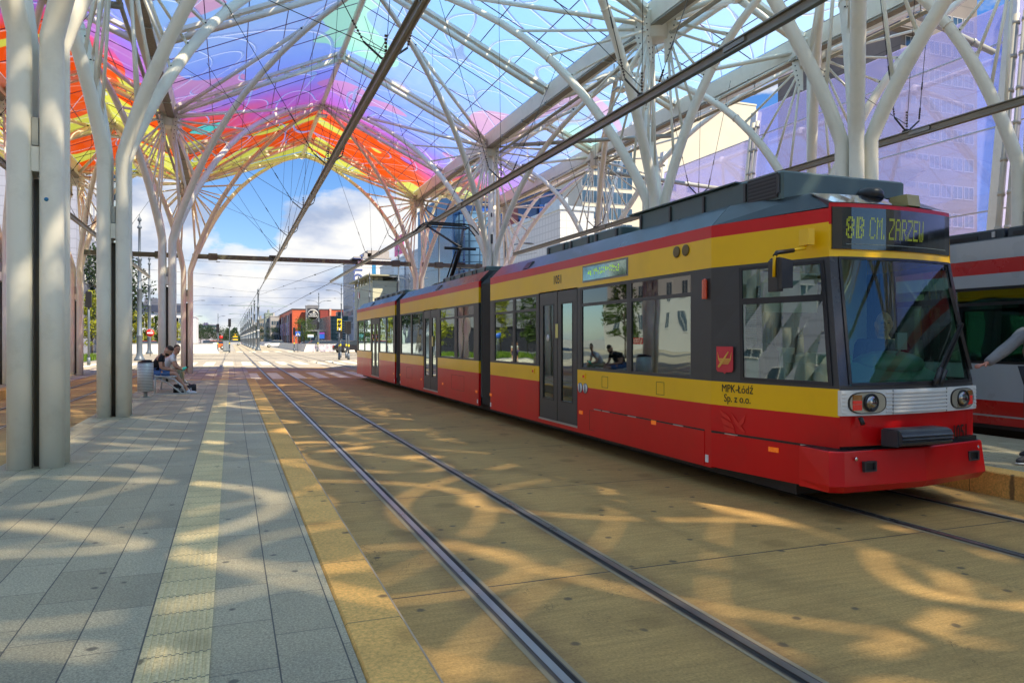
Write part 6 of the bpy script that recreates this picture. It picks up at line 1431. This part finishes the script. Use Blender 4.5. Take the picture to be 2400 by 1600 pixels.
# red shopping mall
y = 229; x0, x1 = XY(685, y), XY(809, y); h = 10.6
ml = bld('shopping_mall', 'orange red brick shopping mall with a large round black sign, beyond the junction', x0, x1, y, y+88, h, facade('mall_red_render', (.60,.115,.045), 'b', 2.2, 1.1, .8), M('dark_roof', (.08,.07,.07), .7))
a, b = XY(713, y), XY(751, y); c = XY(766, y)
g = G(); g.box(XY(705,y), XY(751,y), y-.6, y-.1, -.02, h-3.6, 0); g.build('glass_entrance', facade('mall_glass', (.10,.14,.17), 'b', 1.5, 1.5, .3, .15), ml)
g = G(); g.box(XY(749,y), XY(769,y), y-1.6, y-.1, 1.6, h-.2, 0); g.build('dark_red_block', facade('mall_dark_red', (.26,.045,.035), 'b', 2.0, 1.0, .8), ml)
g = G(); g.box(XY(770.5,y), XY(774.5,y), y-1.9, y-.1, 0, h+.3, 0); g.build('banner', M('mall_banner', (.75,.35,.25), .6, var=.4, sc=3), ml)
g = G(); g.box(XY(715,y), XY(746,y), y-2.4, y-1.0, h-6.5, h+.9, 0); g.box(XY(719,y), XY(744,y), y-2.5, y-2.4, h-5.9, h+.4, 1); g.box(XY(714,y), XY(747,y), y-2.45,y-1.0, h+.9,h+1.2, 0)
sgn = g.build('sign_tower', [M('sign_frame_grey', (.22,.22,.23), .5), M('sign_dark', (.05,.05,.06), .4)], ml)
cx, cz = (XY(719.5,y)+XY(743,y))/2, h-1.6; rt = Matrix.Rotation(R(90),3,'X')
g = G(); g.lathe([(1.62,0),(1.62,.1)], (cx,y-2.5,cz), 40, 0, M=rt); g.lathe([(1.50,.1),(1.50,.14)], (cx,y-2.5,cz), 40, 1, M=rt); g.build('round_sign', [white, blk], sgn)
text('sign_text', 'GALERIA', .55, white, sgn, (cx,y-2.66,cz+.12), (1,0,0), EZ, depth=.02, sx=.95, bold=.006); text('sign_text', 'ŁÓDZKA', .78, white, sgn, (cx,y-2.66,cz-.58), (1,0,0), EZ, depth=.02, sx=.80, bold=.01)
text('sign_text', 'mall', .3, white, sgn, (cx,y-2.66,cz-1.15), (1,0,0), EZ, depth=.02) if 0 else None
for k in range(9):   # side face bays
    ya = y+2+k*9.4; g = G(); g.box(x0-.5, x0-.02, ya, ya+4.6, 0, h-1.2-.2*(k%2), 0); g.box(x0-.35, x0-.02, ya+4.6, ya+9.4, 1.0, h-2.6, 1); g.build('side_bay', [M('mall_side_%d' % (k%3), ((.16,.06,.07),(.24,.24,.26),(.20,.08,.05))[k%3], .6), M('mall_side_glass', (.03,.03,.08), .2)], ml)
    g = G(); g.box(x0-.8,x0-.55,ya+4.2,ya+4.4,3.0,7.0); g.build('banner', M('banner_white_purple', (.5,.4,.62), .6, var=.7, sc=1.4), ml)
# green glass block right of the mall
y = 190; bl = bld('office_building', 'low green glass building with pale horizontal bands behind the traffic signals', XY(775,y), XY(838,y), y, y+30, ZZ(742,15,y), facade('green_glass_wall', (.08,.16,.16), 'b', 2.0, 1.0, .3, .15))
for k in range(9):
    g = G(); z = 1.5+k*.6; xa = XY(786+random.uniform(0,8),y); g.box(xa, xa+random.uniform(2,5), y-.4, y-.05, z, z+.14); g.build('pale_band', M('pale_band_metal', (.6,.66,.68), .4), bl)
# hotel, tall and white
Yh = 180; xh = XY(831, Yh); xr = XY(916, Yh); hh = ZZ(604, xh, Yh)
ht = bld('hotel', 'tall white hotel with rows of small windows and vertical blue lettering', xh, xr, Yh, Yh+19, hh, facade('hotel_white', (.72,.71,.70), None, var=.03), M('grey_parapet', (.4,.37,.35), .7))
g = G(); g.box(xh-.04, xh-.005, Yh, Yh+19, 0, hh-.4); g.build('side_wall', facade('hotel_shaded_side', (.36,.38,.43), 'h', 3, 1.4, .9), ht)  # shade of the sunless side put into a darker wall colour
windows(ht, '-x', xh-.06, Yh+1.5, Yh+17.5, 4, hh-2, 8, 9, 1.1, 1.3)
g = G(); g.box(XY(872,Yh), XY(881,Yh), Yh-.06, Yh-.01, 8, hh-.5); g.build('blue_strip', M('hotel_blue_glass', (.05,.25,.48), .2), ht)
g = G(); g.box(XY(860,Yh)+.5, xr, Yh+2, Yh+14, hh, hh+2.2); g.build('roof_box', M('grey_parapet',(0,0,0)), ht)
text('vertical_lettering', 'NOVOTEL', 3.0, M('hotel_blue_letters', (.10,.14,.35), .4), ht, (XY(849,Yh), Yh-.05, 9.0), (0,0,1), (-1,0,0), depth=.1, sx=.95, bold=.05, align='LEFT')
# cream green hotel in front
Yi = 140; xi = XY(874, Yi); hi = ZZ(661, xi, Yi); xk = XY(893, Yi)
ib = bld('hotel', 'cream and pale green hotel with a flat brim roof and small red lettering', xi, xk+3, Yi, Yi+22, hi, facade('cream_front', (.62,.60,.42), 'h', 6, 2.4, .85))
g = G(); g.box(xi-.05, xi-.005, Yi, Yi+22, 0, hi); g.build('side_wall', facade('sage_side', (.36,.37,.28), 'h', 6, 2.4, .85), ib)
windows(ib, '-x', xi-.06, Yi+1, Yi+21, 3, hi-4.0, 8, 2, 1.0, 1.7); windows(ib, 'y', Yi-.01, xi+.8, xk+2.6, 3, hi-4.2, 2, 2, 1.5, 1.2)
g = G(); g.box(xi-1.2, xk+4, Yi-1.2, Yi+23, hi+1.15, hi+1.4); 
for k in range(6): g.box(xi-.3, xi+.1, Yi+.5+k*3.8, Yi+.9+k*3.8, hi, hi+1.15)
g.build('brim_roof', M('brim_olive', (.40,.38,.24), .6), ib)
text('lettering', 'ibis', 2.0, M('hotel_red_letters', (.60,.03,.05), .4), ib, (xi-.12, Yi+16, hi-2.2), (0,-1,0), EZ, depth=.05, bold=.05)
# silver panel buildings
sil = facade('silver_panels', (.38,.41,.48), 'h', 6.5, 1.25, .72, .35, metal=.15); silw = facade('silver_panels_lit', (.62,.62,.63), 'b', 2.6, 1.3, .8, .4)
X1_ = 30.0
s1 = bld('office_building', 'long silver panelled building with a pink roof sign, left part', X1_, X1_+30, 121.4, 158.5, 16.9, sil)
g = G(); g.box(X1_-.15, X1_-.01, 134, 143.5, 0, 16.2); g.build('glass_fins', facade('fin_glass', (.45,.55,.66), 'b', 1.0, 40, .6, .2), s1)
ps = empty('roof_sign', (X1_, 141, 17)); tag(ps, 'pink billboard on the roof of the silver building', 'sign')
g = G(); g.box(X1_+.1, X1_+.3, 136.5, 144, 17.9, 21.5); g.build('board', M('sign_pink', (.72,.07,.30), .5), ps); g = G()
for k in range(5): g.box(X1_+.02, X1_+.09, 137.3+k*1.3, 137.6+k*1.3, 18.8, 20.3+(k%3)*.5)
g.build('letter_strokes', M('sign_pale_pink', (.80,.45,.60), .5), ps); g = G()
for yv in (137.5, 143): g.box(X1_+.3, X1_+.5, yv, yv+.2, 16.9, 21.3)
g.build('sign_frame', galv, ps)
s2 = bld('office_building', 'taller silver panelled building behind the pantograph', X1_, X1_+2.7, 100.7, 121.3, 20.8, sil)
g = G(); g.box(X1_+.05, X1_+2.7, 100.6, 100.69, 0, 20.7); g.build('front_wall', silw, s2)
bgl = facade('blue_strip_glass', (.10,.26,.50), 'b', 1.6, 50, .5, .12)
for z0, z1, ya, yb in ((14.5,17.6,103,112),(9.2,12.2,105,116),(4.5,7.2,102.5,114),(8,11,117,119.6),(3,7,116.5,120.5)): g = G(); g.box(X1_-.12, X1_-.01, ya, yb, z0, z1); g.build('window_strip', bgl, s2)
# dark blue glass block
Yd = 92; xa, xb = XY(1086, Yd), XY(1318, Yd); hd = ZZ(432, xa, Yd)
dk = bld('office_tower', 'dark blue mirror glass office block behind the white columns', xa, xb, Yd, Yd+25, hd, facade('dark_blue_glass', (.018,.035,.10), 'b', 1.9, 1.5, .25, .10, var=.5))
for u0, u1, z0, z1, m_ in ((1118,1180,6,hd-3,facade('mirror_blue_glass', (.03,.09,.34), 'b', 1.9, 1.5, .3, .08, var=.6)),(1186,1212,2,hd-.5,facade('maroon_panels', (.07,.018,.022), 'b', 1.9, 1.5, .4, .3)),(1216,1256,2,hd-4,MATS['mirror_blue_glass']),(1262,1312,1,hd-2,MATS['mirror_blue_glass'])):
    g = G(); g.box(XY(u0,Yd), XY(u1,Yd), Yd-.35, Yd-.02, z0, z1); g.build('glass_bay', m_, dk)
y2 = 91.0; g = G(); g.lathe([(3.0,0),(3.0,hd-3.5)], (XY(1112,y2)+1.0, y2+3.2, 0), 20); g.build('corner_drum', facade('gridded_glass', (.05,.10,.16), 'b', .9, .9, .35, .1, var=.9), dk)
g = G(); g.box(XY(1222,Yd), XY(1300,Yd), Yd+1, Yd+12, hd, hd+4.2); g.build('upper_block', facade('upper_glass', (.04,.10,.26), 'b', 2.4, 2.0, .3, .1, var=.6), dk)
# white tiled building
Yt = 62; xa, xb = XY(1313, Yt), XY(1392, Yt); h1 = ZZ(489, xa, Yt)
tb = bld('tiled_building', 'white tiled low building with a metal roof edge behind the tram roof', xa, xb, Yt, Yt+20, h1, facade('white_tiles', (.66,.66,.64), 'b', .7, .7, .82, .4, var=.03), M('pale_sheet_metal', (.6,.63,.63), .35, metal=.3))
g = G(); xc = XY(1480, Yt); g.box(xb+.01, xc, Yt+1.0, Yt+16, 0, h1-2.6, 0); g.prism([(xb+.01,Yt+.4,h1-2.6),(xb+.01,Yt+16,h1-2.6),(xb+.01,Yt+16,h1-.3),(xb+.01,Yt+3.5,h1-.3)], (xc-xb,0,0), 1)
for k in range(14): g.bar((xb+.3+k*(xc-xb)/14,Yt+.38,h1-2.55),(xb+.3+k*(xc-xb)/14,Yt+3.45,h1-.24), .06, .07, 1)
g.build('side_wing', [MATS['white_tiles'], M('pale_sheet_metal',(0,0,0))], tb)
xd, xe = XY(1445, Yt), XY(1525, Yt)
cb_ = empty('round_building', ((xd+xe)/2, Yt+8, 0)); tag(cb_, 'cream building with a rounded parapet right of the white tiled one', 'building')
g = G(); g.lathe([((xe-xd)/2,-.02),((xe-xd)/2,h1-.9)], ((xd+xe)/2, Yt+6, 0), 32); g.build('wall', facade('cream_render', (.66,.60,.42), None), cb_); g = G(); g.lathe([((xe-xd)/2+.25,h1-1.2),((xe-xd)/2+.25,h1-.8),((xe-xd)/2+.1,h1-.75)], ((xd+xe)/2, Yt+6, 0), 32); g.lathe([((xe-xd)/2+.15,h1-4.4),((xe-xd)/2+.15,h1-4.1)], ((xd+xe)/2, Yt+6, 0), 32); g.build('cornice', M('cornice_cream', (.55,.5,.38), .6), cb_)
# cream tower block
Yc = 130; xa, xb, xc = XY(1365, Yc), XY(1592, Yc), XY(1772, Yc); h2 = 52
tw = bld('apartment_block', 'tall cream apartment block with a windowless side wall, behind the canopy', xa, xc, Yc, Yc+30, h2, facade('cream_plaster', (.62,.57,.44), None, var=.05), cat='building')
windows(tw, 'y', Yc-.01, XY(1365,Yc), XY(1480,Yc), 3, 47, 5, 14, 2.4, 2.3, 1)
windows(tw, 'y', Yc-.012, XY(1510,Yc), XY(1640,Yc), 3, 47, 3, 14, 1.7, 1.5, 0, cap=30)
# brown concrete tower and neighbours on the right
Yb = 62; xa, xb = XY(2112, Yb), XY(2290, Yb)
ct = bld('apartment_block', 'dark brown concrete tower with balconies behind the purple glass wall', xa, xb, Yb, Yb+20, 47, facade('dark_concrete', (.17,.145,.125), 'h', 30, 2.9, .7, var=.25))
windows(ct, 'y', Yb-.01, xa+.5, xb-.5, 4, 40, 6, 11, 1.5, 1.4, 1)
for k in range(12): g = G(); z = 5+k*3.1; g.box(xa-1.6, xa+2.5, Yb-1.3, Yb-.05, z, z+.2); g.box(xa-1.6, xa+2.5, Yb-1.35, Yb-1.25, z+.2, z+1.1); g.build('balcony', facade('dark_concrete',(0,0,0)), ct)
xa, xb = XY(2075, 110), XY(2132, 110); wt = bld('apartment_block', 'slim white tower seen between the columns and the brown tower', xa, xb, 110, 125, ZZ(275,xa,110), facade('tower_white', (.66,.66,.68), None))
windows(wt, 'y', 109.99, xa, xb, 4, 44, 4, 14, 1.2, 1.6)
xa, xb = XY(2300, 45), XY(2480, 45); hs = bld('house', 'pale low building behind the right end of the purple glass wall', xa, xb, 45, 60, 9, facade('tower_white',(0,0,0)))
windows(hs, 'y', 44.99, xa, xb, 1, 8, 6, 2, 1.4, 1.7)
tree(XY(2385,34), 34, 8.5, 6, lf_g, 'green tree behind the right end of the purple glass wall'); tree(XY(2250,30), 30, 6.5, 5, lf_g, 'green tree seen through the windows of the grey tram'); tree(XY(2330,29), 29, 6.5, 5, lf_y, 'lighter green tree seen through the grey tram windows'); tree(38, 52, 7, 6, lf_g, 'green tree behind the red and yellow tram')
# left side
Yl = 92; xb = XY(178, Yl); xa = xb-16
gt = bld('apartment_block', 'grey panelled tower block behind the leftmost columns', xa, xb, Yl, Yl+22, 34, facade('grey_panels', (.36,.37,.44), 'b', 3.2, 1.05, .78, .5))
windows(gt, 'y', Yl-.01, xb-13, xb-.6, 7.5, 33, 4, 9, 1.5, 1.5, 1, fr=white); windows(gt, 'x', xb+.01, Yl+1, Yl+21, 7.5, 33, 6, 9, 1.4, 1.4, 1, fr=white)
g = G(); g.box(xa, xb+.6, Yl-.6, Yl-.02, 0, 3.2, 0); g.box(xa,xb+.8,Yl-.8,Yl-.02,3.2,6.6,1); g.build('shop_front', [M('shop_dark', (.03,.03,.04), .3), facade('shop_grey', (.22,.22,.23), 'b', 2.5, 1.6, .6)], gt)
Yg = 128; xa, xb = XY(196, Yg), XY(268, Yg)
gg = bld('apartment_block', 'green and white glass fronted tower left of the second columns', xa, xb, Yg, Yg+20, 40, facade('green_white_front', (.50,.60,.58), 'b', 2.6, 2.8, .7, .3))
windows(gg, 'y', Yg-.01, xa, xb, 3, 39, 4, 13, 1.9, 1.6, 1, fr=white)
for k in range(13): g = G(); z = 4+k*2.77; g.box(xa, xb, Yg-.12, Yg-.02, z+1.05, z+1.65); g.build('green_spandrel', M('spandrel_green', (.22,.42,.38), .3), gg)
Yo = 165; xa, xb = XY(292, Yo), XY(436, Yo); ho = ZZ(713, xa, Yo)
of = bld('office_building', 'low white office with blue windows and a dark top storey, behind the left columns', xa, xb, Yo, Yo+16, ho, M('office_white', (.66,.67,.70), .6), M('office_roof', (.12,.13,.17), .6))
windows(of, 'y', Yo-.01, xa+1, xb-1, ho-5.2, ho-1.9, 16, 1, 1.0, 1.9, fr=white); windows(of, 'y', Yo-.01, xa+1, xb-1, .6, ho-5.4, 10, 2, 2.0, 1.3, fr=white)
g = G(); g.box(xa,xb,Yo-.3,Yo-.02,ho-1.5,ho-.05); g.build('dark_top_storey', M('office_band', (.05,.06,.10), .4), of); g = G(); g.box(xa+2,xb-8,Yo-3,Yo-.4,0,ho-5.6); g.build('glass_front', facade('teal_glass', (.10,.30,.34), 'b', 1.5, 1.5, .5, .1), of)
x0, y0 = gp(445, 210); hs = bld('apartment_block', 'white building edge right of the pinkish columns, far left side', x0-11, x0+1.5, y0, y0+20, ZZ(743,x0,y0), facade('tower_white',(0,0,0))); windows(hs, 'y', y0-.01, x0-10.5, x0+1, 1, 7, 6, 3, 1, 1.2)
Y5 = 480; xa, xb = XY(462, Y5), XY(512, Y5); pb_ = bld('office_building', 'distant pale block with a violet roof above the dark trees', xa, xb, Y5, Y5+20, ZZ(762,xa,Y5), M('far_pale', (.38,.36,.40), .7), M('far_violet_roof', (.14,.12,.25), .6))
windows(pb_, 'y', Y5-.01, xa, xb, 6, 11, 14, 2, .8, 1.8)
for u0, u1, v, Z, cc, lb in ((584,604,757,330,(.34,.30,.27),'far grey brown house left of the mall row'),(604,622,748,300,(.30,.27,.22),'far ochre house in the row beyond the poles'),(622,634,735,270,(.26,.30,.26),'greenish house next to the mall'),(634,646,742,262,(.40,.38,.36),'pale narrow house touching the mall'),(480,500,778,520,(.42,.30,.26),'tiny reddish far house left of the vanishing point'),(442,462,774,430,(.40,.34,.30),'tiny pale far house near the pinkish columns')):
    xa, ya = gp(u0, Z); xb, _ = gp(u1, Z); hb = bld('house', lb, xa, max(xb, xa+3), ya, ya+14, ZZ(v,xa,ya), M('house_%d' % u0, cc, .8, var=.2, sc=.3)); windows(hb, 'y', ya-.01, xa+.4, max(xb,xa+3)-.4, 1.5, ZZ(v,xa,ya)-1, 3, 3, .9, 1.4)
# off picture buildings mirrored in the tram windows
lb = bld('tenement_house', 'white plaster tenement with arched windows on the left of the street, outside the picture', -62, -44, 48, 100, 15, facade('tenement_white', (.66,.65,.62), 'h', 20, 3.6, .85)); windows(lb, 'x', -43.99, 49, 99, 2, 14, 14, 3, 1.3, 2.2, 1, fr=white)
lb = bld('tenement_house', 'cream tenement behind the viewer, mirrored in the windscreen', -30, 34, -72, -60, 19, facade('cream_plaster',(0,0,0))); windows(lb, 'y', -72.01, -29, 33, 2, 18, 16, 4, 1.5, 2, 1)
lb = bld('tenement_house', 'grey block on the left behind the viewer', -48, -30, -30, 30, 17, facade('grey_panels',(0,0,0))); windows(lb, 'x', -29.99, -29, 29, 2, 16, 14, 4, 1.5, 1.8, 1, fr=white)
